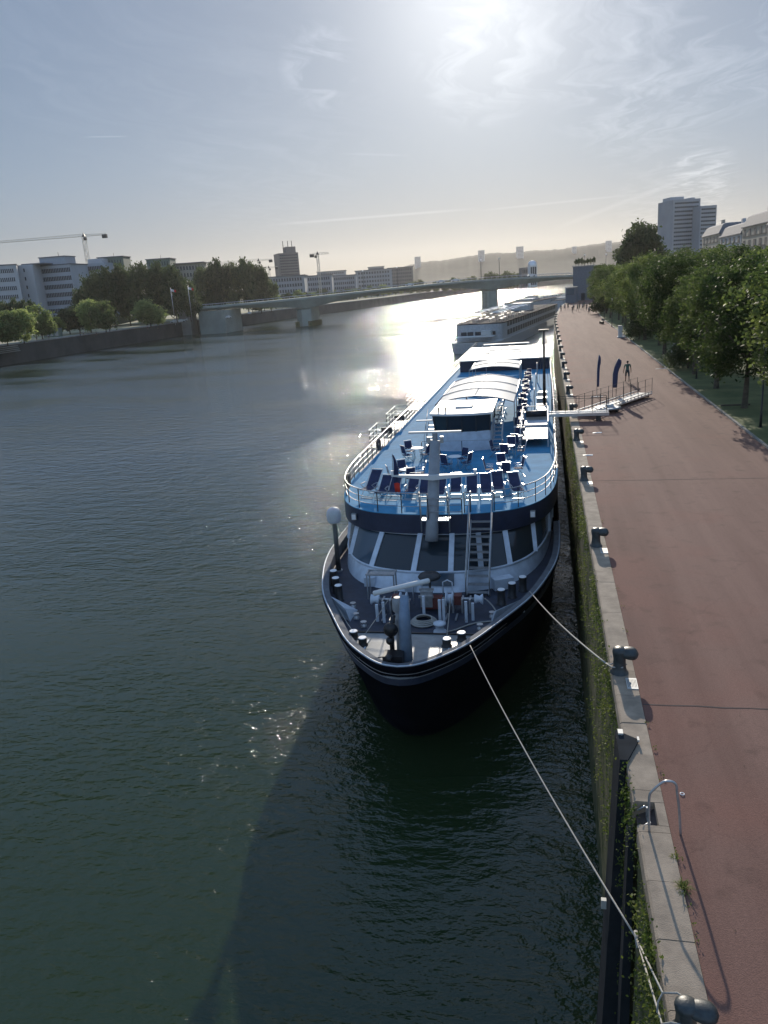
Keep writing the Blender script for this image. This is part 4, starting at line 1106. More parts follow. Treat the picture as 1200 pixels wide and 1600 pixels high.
def person(name, loc, rz, label, shirt, legs, stride=.25, hgt=1.73, arm=.1, group=None, bare=True, hair='hair'):
    """one continuous skinned body; clothes by region"""
    s = hgt/1.73
    J = {}; E_l = []
    def j(n, x, y, z, r, par=None):
        J[n] = (len(J), (x*s, y*s, z*s), r*s)
        if par: E_l.append((J[par][0], J[n][0]))
    j('pelvis',0,0,.93,.125); j('waist',0,0,1.08,.118,'pelvis'); j('chest',0,.01,1.27,.155,'waist'); j('upch',0,.0,1.40,.115,'chest'); j('neck',0,0,1.48,.052,'upch'); j('chin',0,.015,1.545,.06,'neck'); j('head',0,.01,1.615,.088,'chin'); j('crown',0,0,1.68,.07,'head')
    for sd, st_ in ((-1,1),(1,-1)):
        q_ = 'L' if sd < 0 else 'R'
        j('hip'+q_, sd*.095, 0, .87, .095, 'pelvis'); j('knee'+q_, sd*.105, st_*stride*.55, .5, .062, 'hip'+q_)
        j('ank'+q_, sd*.11, st_*stride*.9-(.08 if st_ < 0 else 0), .10+(.05 if st_ < 0 else 0), .04, 'knee'+q_); j('foot'+q_, sd*.115, st_*stride*.9+.12, .045, .04, 'ank'+q_)
        j('sh'+q_, sd*.2, 0, 1.41, .064, 'upch'); j('elb'+q_, sd*(.22+arm*.4), -st_*stride*.35, 1.13, .042, 'sh'+q_); j('wr'+q_, sd*(.235+arm*.55), -st_*stride*.3+.08, .89, .03, 'elb'+q_); j('hand'+q_, sd*(.235+arm*.55), -st_*stride*.3+.11, .80, .034, 'wr'+q_)
        for k in range(4): j('f%d%s' % (k, q_), sd*(.235+arm*.55)+.0, -st_*stride*.3+.085+.02*k, .715+.008*abs(k-1.5), .010, 'hand'+q_)
        j('th'+q_, sd*(.235+arm*.55)-sd*.01, -st_*stride*.3+.15, .765, .011, 'hand'+q_)
    me = bpy.data.meshes.new('tmp'); me.from_pydata([v[1] for v in J.values()], E_l, []); me.update()
    ob = bpy.data.objects.new('tmp', me); C.objects.link(ob)
    sk = ob.modifiers.new('s', 'SKIN'); sk.use_smooth_shade = True
    for v in J.values(): me.skin_vertices[0].data[v[0]].radius = (v[2], v[2]*(.72 if v[2] > .1*s else 1))
    me.skin_vertices[0].data[0].use_root = True
    sb = ob.modifiers.new('b', 'SUBSURF'); sb.levels = sb.render_levels = 2
    dg = bpy.context.evaluated_depsgraph_get(); m2 = bpy.data.meshes.new_from_object(ob.evaluated_get(dg))
    bpy.data.objects.remove(ob); m2.name = name
    for k_ in ('skin', shirt, legs, 'black'): m2.materials.append(M[k_])
    for p in m2.polygons:
        z = p.center.z/s; x = abs(p.center.x/s); p.use_smooth = True
        mi = 0
        if z < .11: mi = 3
        elif (z < 1.0 and z > (.48 if bare else .1)) and x < .2: mi = 2
        elif z <= .48 and not bare: mi = 2
        elif z >= 1.0 and z < 1.46 and x < .2: mi = 1
        elif z > 1.2 and z < 1.46: mi = 1
        p.material_index = mi
    t = bpy.data.objects.new(name, m2); C.objects.link(t); t.location = loc; t.rotation_euler.z = rz
    tag(t, label, 'person', group)
    MB().ball((0,-.012*s,1.635*s), .093*s, sc=(.95,1.05,1.0)).build('hair', hair, t)
    fc = MB(); fc.ball((0,.098*s,1.6*s), .016*s, 8, 6); fc.build('nose', 'skin', t)
    return t
person('person', tuple(at(980, 597, z=QZ)), 0.03, 'person in a dark green shirt and shorts walking away past the feather banners', 'greenshirt', 'shorts', .26, 1.78, .12)
grp = [(877,487,0),(883,485,1),(888,484,0),(895,489,1),(897,484,0),(903,487,1),(906,483,0),(911,485,0),(913,482,1),(917,486,0),(921,491,1),(926,483,0),(930,482,0)]
pps = []
wr = ['leftmost walker of the distant group, closest to the bollards','dark walker second from the left in the distant group','third walker from the left of the distant group','walker a step nearer, left of the middle of the distant group','walker directly behind the left-middle one in the distant group','pale-clothed walker in the very middle of the distant group','walker behind the middle of the distant group','walker right of the middle in the distant group','tall walker behind, right of the middle of the distant group','walker fourth from the right in the distant group','walker nearest to the photographer at the right of the distant group','walker second from the right in the distant group','rightmost walker of the distant group']
for i, (u, v, k) in enumerate(grp):
    p = at(u*1.0-.5, v, z=QZ)
    if len(pps) < 3: o = person('person', (p.x, p.y, QZ), PI+.3*i, wr[i], ('darkcloth','palecloth','greenshirt')[i], 'darkcloth', .22, 1.7+.04*i, .1, 'distant group of people walking on the promenade', bare=i != 0); pps.append(o)
    else: dup(pps[i % 3], None, (p.x, p.y, QZ), PI+random.uniform(-.6,.6), wr[i])
# bench
p = at(940, 506, z=QZ)
bn = thing('park_bench', (p.x, p.y, QZ), 'dark bench at the verge of the promenade facing the river', 'bench', rz=PI/2+.2)
MB().box((0,0,.44), (1.8,.42,.05)).build('seat', 'darksteel', bn); MB().box((0,-.24,.7), (1.8,.05,.36), rx=.15).build('backrest', 'darksteel', bn)
for x in (-.75,.75): MB().box((x,-.02,.22), (.07,.44,.42)).build('leg', 'darksteel', bn)
# white cabinet at the hedge
p = at(969, 527, z=QZ)
cb = thing('utility_cabinet', (p.x, p.y, QZ), 'white upright cabinet with a pale plinth standing at the end of the dark bush', 'cabinet')
MB().box((0,0,.85), (.55,.5,1.4)).build('body', 'white', cb); MB().box((.1,-.1,.08), (1.0,.9,.16)).build('plinth', 'white', cb); MB().box((0,0,1.58), (.62,.58,.06)).build('lid', 'lampgrey', cb)
# lamp posts
for i, (u, v, h) in enumerate([(1188,668,4.4),(1088,592,4.2),(956,511,4.2),(944,497,4.2)]):
    p = at(u, v, z=QZ); lab = ['nearest','second','third','farthest'][i]+' slim dark lamp post on the grass verge'
    if i == 0:
        lp = thing('lamp_post', (p.x,p.y,QZ), lab, 'street lamp', 'slim lamp posts on the verge')
        MB().tube([(0,0,0),(0,0,.9),(0,0,.95),(0,0,4.3)], [.075,.07,.05,.04], 10).build('post', 'darksteel', lp)
        MB().cyl((0,0,0), .13, 0, .05, 14).build('foot', 'darksteel', lp)
        hd = MB().lathe([(.05,4.28),(.11,4.34),(.17,4.62),(.2,4.64)], n=16).build('lantern', 'lampw', lp); MB().lathe([(.24,4.64),(.22,4.7),(.05,4.78)], n=16).build('lantern_cap', 'darksteel', hd)
    else: dup(lp, None, (p.x,p.y,QZ), 0, lab)
gu = MB(); p = at(1126, 635, z=QZ); gu.box((p.x+.9, p.y, QZ+.06), (1.8,.12,.1)); tag(gu.build('fallen_branch', 'bark'), 'thin dark branch lying across the verge kerb near the tree shadow', 'branch')

# ================================================================ TREES
def crown(name, m, blobs, nclump, per, leaf, csz, seed, parent=None, shell=.62):
    rg = random.Random(seed); cs = []; vol = [b[1][0]*b[1][1]*b[1][2] for b in blobs]
    while len(cs) < nclump:
        c, r = rg.choices(blobs, vol)[0]
        d = Vector((rg.gauss(0,1), rg.gauss(0,1), rg.gauss(0,1))).normalized()
        k = (shell+(1-shell)*rg.random()) if rg.random() < .8 else rg.random()**.4
        p = Vector((c[0]+d.x*r[0]*k, c[1]+d.y*r[1]*k, c[2]+d.z*r[2]*k))
        if mnoise.noise(p*.5+Vector((seed,0,0))) < -.14: continue
        cs.append(p)
    return leaves(name, m, [tuple(p) for p in cs], (csz, csz, csz*.75), per, leaf, seed, up=.35, parent=parent)
def trunk(parent, h, r, limbs, seed, spread=2.2):
    rg = random.Random(seed); mb = MB()
    mb.tube([(0,0,-.1),(0,0,.15),(.05,.02,h*.5),(.08,.03,h)], [r*1.5,r*1.15,r*.9,r*.65], 10)
    for k in range(limbs):
        a = 2*PI*k/limbs+rg.uniform(-.4,.4); l = spread*rg.uniform(.7,1.1); z0 = h*rg.uniform(.7,1)
        mb.tube([(.07,.02,z0),(.07+math.cos(a)*l*.4,math.sin(a)*l*.4,z0+l*.55),(math.cos(a)*l,math.sin(a)*l,z0+l*1.25)], [r*.5,r*.3,r*.1], 6)
    mb.tube([(.08,.03,h),(.1,.0,h+spread*1.8)], [r*.6,r*.15], 7)
    return mb.build('trunk', 'bark', parent)
def treeproto(name, label, cat, group, m, h, rad, trunk_h, nclump, per, leaf, csz, seed, r=.2):
    t = thing(name, (0,0,-200), label, cat, group)
    rg = random.Random(seed); zc = (h+trunk_h*.75)/2; hz_ = (h-trunk_h*.75)/2
    bl = [((0,0,zc),(rad*.8,rad*.8,hz_))]
    for k in range(6):
        a = 2*PI*k/6+rg.uniform(-.3,.3); q_ = rg.uniform(.45,.62)
        bl.append(((math.cos(a)*rad*.5, math.sin(a)*rad*.5, zc+rg.uniform(-.45,.45)*hz_), (rad*q_,rad*q_,hz_*rg.uniform(.45,.6))))
    bl.append(((rg.uniform(-.3,.3)*rad, rg.uniform(-.3,.3)*rad, h-hz_*.45), (rad*.5,rad*.5,hz_*.45)))
    trunk(t, trunk_h*1.25, r, 5, seed, rad*.75)
    crown('crown', m, bl, nclump, per, leaf, csz, seed, t)
    return t
PROT = [treeproto('lime_tree', 'x', 'tree', 'lime trees along the promenade', 'leaf1', 10.4, 3.9, 2.8, 340, 40, .135, .30, 11+k) for k in range(3)]
PROTD = [treeproto('dark_tree', 'x', 'tree', 'dark broad trees', 'leaf2', 10, 4.6, 1.6, 260, 26, .34, .5, 31+k) for k in range(2)]
PROTP = [treeproto('round_tree', 'x', 'tree', 'pale round trees on the far lawn', 'leaf3', 10, 5.0, 1.0, 240, 24, .36, .5, 51+k) for k in range(2)]
BUSH = treeproto('bush', 'x', 'bush', 'bushes', 'leaf2', 4.2, 2.1, .3, 200, 26, .13, .26, 71, r=.08)
USED = set()
def place(protos, i, loc, rz, sc, label, group=None, name=None):
    pr = protos[i % len(protos)] if isinstance(protos, list) else protos
    if pr.name not in USED:
        USED.add(pr.name); o = pr; o.location = loc; o.rotation_euler.z = rz; o['label'] = label
        if group: o['group'] = group
    else: o = dup(pr, None, loc, rz, label, group)
    o.scale = sc if isinstance(sc, tuple) else (sc, sc, sc)
    return o
rt = random.Random(5); i = 0
for row, (x0, y0, n, stp, lab) in enumerate([(12.9, 43.5, 22, 9.3, 'front'), (22, 47, 14, 10.5, 'second'), (31, 52, 10, 13, 'back')]):
    for k in range(n):
        y = y0+k*stp+rt.uniform(-.8,.8); x = x0+rt.uniform(-.5,.5)+(0 if y < 190 else (qx(y)-QX)*.8)
        s = rt.uniform(.74,1.02) if row == 0 else rt.uniform(.92,1.14)
        place(PROT, i, (x, y, QZ), rt.uniform(0, 6.28), (s, s, s*rt.uniform(.97,1.06)), 'lime tree, %s from the near end of the %s row right of the promenade' % (ORD[k], lab)); i += 1
for (u, v, s, lab) in [(1066,576,.95,'dark bushy low crown hanging to the ground beside the pale trunk and paper sheet'),(992,531,1.0,'dark rounded bush next to the white cabinet'),(934,490,1.1,'clipped dark bush at the far end of the verge'),(1003,522,.9,'second dark bush just behind the one by the white cabinet')]:
    p = at(u, v, z=QZ); place(BUSH, 0, (p.x+.5, p.y, QZ), rt.uniform(0,6), s, lab, 'dark bushes along the verge')
p = at(1001, 400, dist=235)
place(PROTD, 0, (p.x, p.y, QZ), .5, (1.55,1.55,2.15), 'tall dark tree rising alone above the lime trees, left of the tower block', 'dark broad trees')
MB_ = MB(); p = at(1050, 573, z=QZ); MB_.tube([(p.x,p.y,QZ-.1),(p.x+.05,p.y,QZ+1.0),(p.x+.2,p.y+.1,QZ+2.2)], [.3,.22,.18], 10)
tag(MB_.build('pale_trunk', M['limestone']), 'short pale sunlit tree stump trunk at the kerb in front of the dark bush', 'tree trunk')  # pale stone colour puts the patch of sunlight into the trunk

# ================================================================ SECOND SHIP AND FAR BOATS
S2 = thing('cruise_ship', (-17.2, 191, 0), 'large dark grey hotel ship moored second, beyond the blue-decked ship, parasols on its roof', 'cruise ship', rz=-.14)
def hotelship(par, L_, W_, z1, z2, mats, win=True):
    w_ = W_/2
    lo = smooth_curve([(0,0),(w_*.55,.25),(w_*.9,1.2),(w_,3.2),(w_,8)], 3)
    o = mirror(lo)
    mb = MB()
    mb.loft([[(x*(.86 if y < 8 else .97), y+.8, -1) for x, y in o]+[(w_*.97,L_,-1),(-w_*.97,L_,-1)], [(x*.97, y+.3, .6) for x, y in o]+[(w_,L_,.6),(-w_,L_,.6)], [(x, y, 2.6) for x, y in o]+[(w_,L_,2.6),(-w_,L_,2.6)]])
    mb.build('hull', mats[0], par)
    MB().prism(o+[(w_,L_),(-w_,L_)], 2.5, 2.62).build('lower_deck', mats[2], par)
    up = [(x*.97, y*.8+5.5) for x, y in o]+[(w_*.97,L_-2),(-w_*.97,L_-2)]
    MB().prism(up, 2.62, z1).build('cabin_block', mats[1], par)
    MB().prism([(x*1.03, y-.1) for x, y in up], z1-.05, z1+.14).build('roof_deck', 'roofgrey', par)
    if win:
        for s in (-1, 1):
            for zz in ((3.9, 6.0) if z1 > 6 else (4.0,)):
                for k in range(24):
                    y = 14+k*(L_-20)/24
                    MB().box((s*w_*.972, y, zz), (.06, (L_-20)/24*.72, 1.25)).build('cabin_window', 'glassfar', par)
        for x in (-3.6,-1.9,0,1.9,3.6):
            MB().box((x, 5.5+.0+abs(x)*.02, 4.2), (1.45,.12,1.2)).build('front_window', 'glassfar', par)
hotelship(S2, 112, 12.2, 6.6, 8, ('shipgrey', 'shipgrey', 'ivory'))
M['canvas2'] = mat('grey_canvas', (.16,.16,.17), .8)
MB().box((0,2.2,3.9), (9.5,4.5,.12)).build('terrace_roof', 'ivory', S2)
mb = MB()
for x in (-4.6,4.6,-1.5,1.5): mb.bar((x,.6,2.6),(x,.6,3.9),.09)
mb.build('terrace_posts', 'steel', S2)
railrun('roof_railing', [(-5.7,60),(-5.8,11),(-3,6.3),(3,6.3),(5.8,11),(5.8,104)], h=1.05, parent=S2, z=6.7, step=2.4, r=.03)
MB().box((2.6,3.6,4.6), (2.4,2.0,1.2)).build('terrace_cabin', 'ivory', S2)
MB().box((0,70,7.9), (6,7,2.2)).build('wheelhouse', 'ivory', S2)
ps = None
for i in range(16):
    lx = (-3.1,2.9)[i % 2]+.3*math.sin(i); ly = 12+5.6*(i//2)+(1.2 if i % 2 else 0)
    wp_ = Matrix.Translation(S2.location) @ Matrix.Rotation(-.14,4,'Z') @ Vector((lx,ly,6.74))
    lab = 'open square parasol on the hotel ship roof, %s pair from its near end, %s one' % (ORD[i//2], ('left','right')[i % 2])
    if ps is None:
        ps = thing('parasol', tuple(wp_), lab, 'parasol', 'parasols on the roof of the hotel ship')
        MB().tube([(0,0,0),(0,0,2.4)], .04, 6).build('pole', 'steel', ps)
        MB().add([(-1.5,-1.5,2.1),(1.5,-1.5,2.1),(1.5,1.5,2.1),(-1.5,1.5,2.1),(0,0,2.6),(0,0,2.5)], [(0,1,4),(1,2,4),(2,3,4),(3,0,4),(1,0,5),(2,1,5),(3,2,5),(0,3,5)]).build('canopy', 'ivory', ps)
        MB().cyl((0,0,0), .35, 0, .12, 12).build('base', 'darksteel', ps)
        ps.rotation_euler.z = -.14
    else: dup(ps, None, tuple(wp_), -.14+.2*math.sin(i*3), lab)
for i in range(26):
    lx = (-4.4, -1.2, 1.3, 4.4)[i % 4]+.3*math.sin(i*7); ly = 9+3.3*(i//2)+.5*math.cos(i*3)
    wp_ = Matrix.Translation(S2.location) @ Matrix.Rotation(-.14,4,'Z') @ Vector((lx,ly,6.74))
    dup(T0, None, tuple(wp_), i, 'small round table on the hotel ship roof, %s from its near end' % ORD[i], 'tables on the hotel ship roof')
for (X, Y_, L_, W_, z1, rz, lab) in [(-13, 318, 85, 11.4, 7.2, -.24, 'third passenger ship with a pale roof, moored beyond the hotel ship'),(1, 350, 70, 9, 6.2, -.36, 'low barge with pale covers lying between the third ship and the quay'),(8, 425, 90, 11, 7.0, -.42, 'farthest moored boat, just in front of the bridge')]:
    b = thing('river_boat', (X, Y_, 0), lab, 'boat', 'boats moored beyond the hotel ship', rz=rz)
    hotelship(b, L_, W_, z1, z1+2, ('shipgrey','shipgrey','ivory'), win=False)
    MB().box((0, L_*.35, z1+1.0), (4.5,5,1.9)).build('wheelhouse', 'ivory', b)
    for k in range(4): MB().box((.5*math.sin(k*5), L_*(.2+.17*k)+3, z1+.5), (W_*.6, L_*.07, .9)).build('deck_cover', 'ivory', b)
    MB().tube([(0,L_*.3,z1),(0,L_*.3,z1+4.5)], .09, 6).build('mast', 'steel', b)

# ================================================================ BRIDGE
P1 = Vector((-120, 398, 0)); P2 = Vector((-29, 428, 0)); dB = (P2-P1).normalized(); nB = Vector((dB.y, -dB.x, 0))   # nB points to the photographer
SP = (P2-P1).length
def bpt(s): return P1+dB*s
def ztop(s): return 12.6+4.2*math.exp(-((s-SP*.98)/(SP*1.0))**2)
def zbot(s):
    # haunched girders: deep at the piers, shallow mid-span
    k = s/SP; f = abs((k % 1)-.5)*2
    return ztop(s)-2.0-3.6*f**2.2
BR = thing('road_bridge', tuple(P1), 'long grey haunched road bridge crossing the whole river on two stout piers', 'bridge')
s0, s1 = -112, SP+118
rings = []
for k in range(75):
    s = s0+(s1-s0)*k/74; c = bpt(s)-P1; zt, zb = ztop(s), zbot(s)
    rings.append([(c.x+nB.x*q_, c.y+nB.y*q_, z) for q_, z in ((11,zt-.9),(11,zt),(-11,zt),(-11,zt-.9),(-8.5,zb),(8.5,zb))])
mb = MB(); mb.loft(rings, smooth=False); mb.build('deck_girder', 'bridge', BR)
mb = MB()
for q_ in (10.8,-10.8):
    pts = [tuple(bpt(s0+(s1-s0)*k/60)-P1+nB*q_+Vector((0,0,ztop(s0+(s1-s0)*k/60)+1.0))) for k in range(61)]
    mb.tube(pts, .08, 4)
    for k in range(121):
        s = s0+(s1-s0)*k/120; c = bpt(s)-P1+nB*q_; mb.bar((c.x,c.y,ztop(s)),(c.x,c.y,ztop(s)+1),.1)
mb.build('parapet_railing', 'steel', BR)
for i, s in enumerate((0, SP)):
    c = bpt(s)-P1; a = math.atan2(dB.y, dB.x)
    mb = MB(); zt_ = zbot(s)+.3; mb.box((c.x,c.y,zt_/2), (7.5,15,zt_)); mb.box((c.x,c.y-7.5,zt_/2-.3), (5.3,5.3,zt_-.8), rz=PI/4); mb.build('pier', 'bridge', BR)
    MB().box((c.x,c.y,1.0), (9.0,18,3.0)).build('pier_footing', 'quaywall', BR)
for s, w_, h_ in ((-44,13.5,10.8),(-60,5.6,19.5)):
    c = bpt(s)-P1; mb = MB(); mb.box((c.x+nB.x*6,c.y+nB.y*6,h_/2), (w_,22 if h_ < 15 else 8,h_)); mb.build('abutment', 'bridge' if h_ < 15 else 'concrete', BR)
# lamp posts on the bridge
bl = None
for i, (s, q_) in enumerate([(x, q_) for x in (SP*.93, SP*1.03, SP*1.5, SP*1.62, SP*.48, SP*.3) for q_ in (9.6,)]):
    c = bpt(s)+nB*q_; lab = 'tall lamp mast on the bridge, '+['just left of the near pier','just right of the near pier','left one of the right-hand pair','right one of the right-hand pair','halfway along the left span','farthest left on the bridge'][i]
    if bl is None:
        bl = thing('bridge_lamp', (c.x,c.y,ztop(s)), lab, 'street lamp', 'tall lamp masts on the bridge')
        MB().tube([(0,0,0),(0,0,9.5)], [.16,.09], 8).build('mast', 'darksteel', bl); MB().ball((0,0,9.6), .38).build('lamp_head', 'lampw', bl)
    else: dup(bl, None, (c.x,c.y,ztop(s)), 0, lab)
# cars crossing
def car(t, body):
    mb = MB(); mb.loft([[(-2.1,y,.3),(-2.15,y,.8),(-1.2,y*.96,.92),(-.7,y*.85,1.42),(.7,y*.85,1.45),(1.35,y*.94,.95),(2.1,y,.78),(2.15,y,.3)] for y in (-.85,.85)], closed=True, smooth=False)
    mb.add([(x,-.85,z) if 0 else (x,-.85*f,z) for x,z,f in ((-2.1,.3,1),(-2.15,.8,1),(-1.2,.92,.96),(-.7,1.42,.85),(.7,1.45,.85),(1.35,.95,.94),(2.1,.78,1),(2.15,.3,1))], [tuple(range(8))])
    mb.add([(x,.85*f,z) for x,z,f in ((-2.1,.3,1),(-2.15,.8,1),(-1.2,.92,.96),(-.7,1.42,.85),(.7,1.45,.85),(1.35,.95,.94),(2.1,.78,1),(2.15,.3,1))], [tuple(range(7,-1,-1))])
    mb.build('body', body, t)
    for x in (-1.3,1.3):
        for y in (-.78,.78): MB().tube([(x,y-.1,.32),(x,y+.1,.32)], .32, 12).build('wheel', 'black', t)
    MB().box((0,0,1.2), (1.9,1.5,.28)).build('windows', 'glass', t)
cr0 = None
for i, (s, lab) in enumerate([(SP*.72,'pale car on the bridge left of the near pier'),(SP*.80,'pale car close behind another one, left of the near pier'),(SP*1.22,'car on the bridge right of the near pier'),(SP*.55,'car on the middle of the left bridge span')]):
    c = bpt(s)+nB*5
    if cr0 is None:
        cr0 = thing('car', (c.x,c.y,ztop(s)+.02), lab, 'car', 'cars crossing the bridge', rz=math.atan2(dB.y,dB.x)); car(cr0, 'white')
    else: dup(cr0, None, (c.x,c.y,ztop(s)+.02), math.atan2(dB.y,dB.x), lab)

# ================================================================ BUILDINGS
def wallbox(par, c, d, rz, nx, nz, m='bldg', g='glassfar', wfrac=.7, hfrac=.5, band=False, margin=.06, name='wall', sides=True, maxw=96):
    """block with real recessed-looking windows: every storey carries a row of window units"""
    MB().box((c[0],c[1],c[2]+d[2]/2), d, rz=rz).build(name, m, par)
    R = Matrix.Rotation(rz, 3, 'Z'); cnt = 0
    sw = d[0]*(1-2*margin)/nx; sh = d[2]*.96/nz
    for j in range(nz):
        z = c[2]+d[2]*.02+sh*(j+.52)
        if band or nx*nz > maxw:
            mb = MB()
            for i in range(nx):
                x = -d[0]/2+d[0]*margin+sw*(i+.5)
                p = R @ Vector((x,-d[1]/2-.03,0)); mb.box((c[0]+p.x,c[1]+p.y,z), (sw*wfrac,.12,sh*hfrac), rz=rz)
            # bars that tie the row into one ribbon
            p = R @ Vector((0,-d[1]/2-.02,0)); mb.box((c[0]+p.x,c[1]+p.y,z-sh*hfrac/2-.06), (d[0]*(1-2*margin),.2,.12), rz=rz)
            mb.build('window_ribbon', g, par)
        else:
            for i in range(nx):
                x = -d[0]/2+d[0]*margin+sw*(i+.5)
                p = R @ Vector((x,-d[1]/2-.03,0)); MB().box((c[0]+p.x,c[1]+p.y,z), (sw*wfrac,.12,sh*hfrac), rz=rz).build('window', g, par)
def facing(p): return math.atan2(p.x, -p.y)*-1 if False else math.atan2(-p.x, p.y)    # rotation that turns a block's -Y side to the photographer
def bld(u0, u1, vt, dist, zb, depth, name, label, rot=0, **kw):
    """block seen between columns u0..u1 with its top at row vt, at forward distance dist"""
    um = (u0+u1)/2; a = at(u0, vt, dist=dist); b = at(u1, vt, dist=dist); p = at(um, vt, dist=dist)
    w_ = (Vector((a.x,a.y))-Vector((b.x,b.y))).length; rz = YA+rot
    fw = Vector((-math.sin(rz), math.cos(rz), 0))
    t = thing(name, (p.x+fw.x*depth/2, p.y+fw.y*depth/2, zb), label, 'building', rz=rz)
    h_ = p.z-zb; wallbox(t, (0,0,0), (w_, depth, h_), 0, **kw)
    return t, w_, h_
# white office complex on the far left
t, w_, h_ = bld(48, 112, 415, 430, 9, 18, 'office_building', 'pale office block with ribbon windows and a grey rooftop box on the far bank', rot=-.15, nx=22, nz=7, m='bldg2', band=True, margin=.02)
MB().box((-1,0,h_+2.2), (w_*.68,11,4.4)).build('rooftop_box', 'bldg2', t); MB().box((-1,0,h_+4.5), (w_*.71,12,.35)).build('roof_slab', 'zinc', t)
MB().box((0,0,h_+.2), (w_+.8,18.8,.5)).build('parapet', 'zinc', t); MB().tube([(0,0,h_+4.6),(0,0,h_+7)], .12, 6).build('antenna', 'darksteel', t)
t, w_, h_ = bld(-60, 22, 416, 405, 9, 15, 'office_building', 'pale office wing with separate small windows at the far left edge of the photo', rot=.35, nx=26, nz=7, m='bldg', wfrac=.55, hfrac=.42, band=True)
MB().box((0,0,h_+.2), (w_+.6,15.6,.5)).build('parapet', 'zinc', t)
t, w_, h_ = bld(22, 50, 414, 420, 9, 16, 'stair_tower', 'blank pale wall block joining the two office wings', rot=0, nx=1, nz=7, m='bldg', wfrac=.08, hfrac=.4, band=False)
MB().box((4,0,h_+.3), (w_*1.3,12,.6)).build('parapet', 'zinc', t)
t, w_, h_ = bld(108, 165, 412, 450, 9, 16, 'office_building', 'receding office wing partly hidden by the dark trees', rot=-.1, nx=18, nz=7, m='bldg2', band=True)
MB().box((3,0,h_+1.2), (w_*.42,9,2.4)).build('rooftop_box', 'bldg', t)
for u0, u1, vt, lab in ((152,192,402,'green-roofed stair box block just right of the tall crane mast'),(228,265,405,'green-roofed block peeping over the middle of the dark trees')):
    t, w_, h_ = bld(u0, u1, vt, 460, 9, 14, 'office_building', lab, nx=8, nz=8, m='roofgreen', band=True, wfrac=.3)
    MB().tube([(0,0,h_),(0,0,h_+2.6)], .1, 6).build('antenna', 'darksteel', t); MB().box((0,0,h_+.2), (w_+1,15,.4)).build('roof', 'zinc', t)
t, w_, h_ = bld(262, 316, 412, 470, 9, 12, 'office_building', 'brownish low block with a flat overhanging roof between the two clumps of dark trees', nx=10, nz=7, m='limestone', band=True, wfrac=.4)
MB().box((0,0,h_+.2), (w_+2.5,15,.5)).build('roof', 'zinc', t)
# dark tower
t, w_, h_ = bld(434, 466, 395, 820, 8, 24, 'apartment_tower', 'dark square high-rise with rooftop aerials standing alone beside the small crane', rot=.3, nx=9, nz=17, m='bldgdark', band=True, hfrac=.35, wfrac=.8)
MB().box((4,0,h_+3), (w_*.5,14,6)).build('rooftop_box', 'bldgdark', t)
for x in (-2,3,7): MB().tube([(x,0,h_+5),(x,0,h_+12)], .35, 6).build('aerial', 'darksteel', t)
# low sheds and halls beyond the bridge
for k, (u0,u1,vt,d,lab,m) in enumerate([(418,475,432,640,'long pale shed with a bright flat roof below the dark high-rise','bldg'),(470,518,431,700,'second long shed right of the high-rise','bldg2'),(512,556,431,760,'low hall with a sunlit roof edge near the small crane','bldg'),(555,612,422,900,'wide flat-roofed hall before the wooded hill','bldg2'),(606,645,418,1000,'stacked hall with dark roof, right end of the low buildings','bldgdark'),(495,540,424,1100,'pale apartment slab behind the sheds','bldg'),(575,600,417,1200,'far grey block on the skyline left of the hill','bldg2')]):
    t, w_, h_ = bld(u0,u1,vt,d,6.8,30,'low_hall',lab, nx=12, nz=max(2,int((at((u0+u1)/2,vt,dist=d).z-6.8)/4)), m='towerwall' if m != 'bldgdark' else m, band=True, wfrac=.6)
    MB().box((0,0,h_+.3), (w_+2,32,.6)).build('roof', 'zinc', t)
# white glazed pavilion flashing in the sun
t, w_, h_ = bld(828,839,414,640,8,9,'glass_pavilion','small pavilion whose curved roof flashes white in the sun beyond the bridge', nx=3, nz=2, m='white', wfrac=.8, hfrac=.7)
MB().lathe([(w_*.62,h_),(w_*.6,h_+1.6),(w_*.4,h_+3),(w_*.05,h_+3.6)], n=20).build('dome_roof', 'alu', t)
t, w_, h_ = bld(815,827,418,660,8,12,'low_hall','grey block directly left of the flashing pavilion', nx=4, nz=3, m='bldgdark', band=True)
# tower blocks on the ridge
for i, (u0,u1,vt,lab) in enumerate([(648,657,401,'leftmost tower block on the hill ridge'),(748,757,391,'second tower block from the left on the hill ridge'),(808,818,385,'third and widest tower block on the hill ridge'),(896,901,385,'small block between the tufts of trees on the ridge'),(949,956,376,'rightmost tower block on the hill ridge, near the tall dark tree')]):
    bld(u0,u1,vt,2900,60,22,'ridge_tower',lab, nx=5, nz=12, m='bldg2', band=True, hfrac=.3)
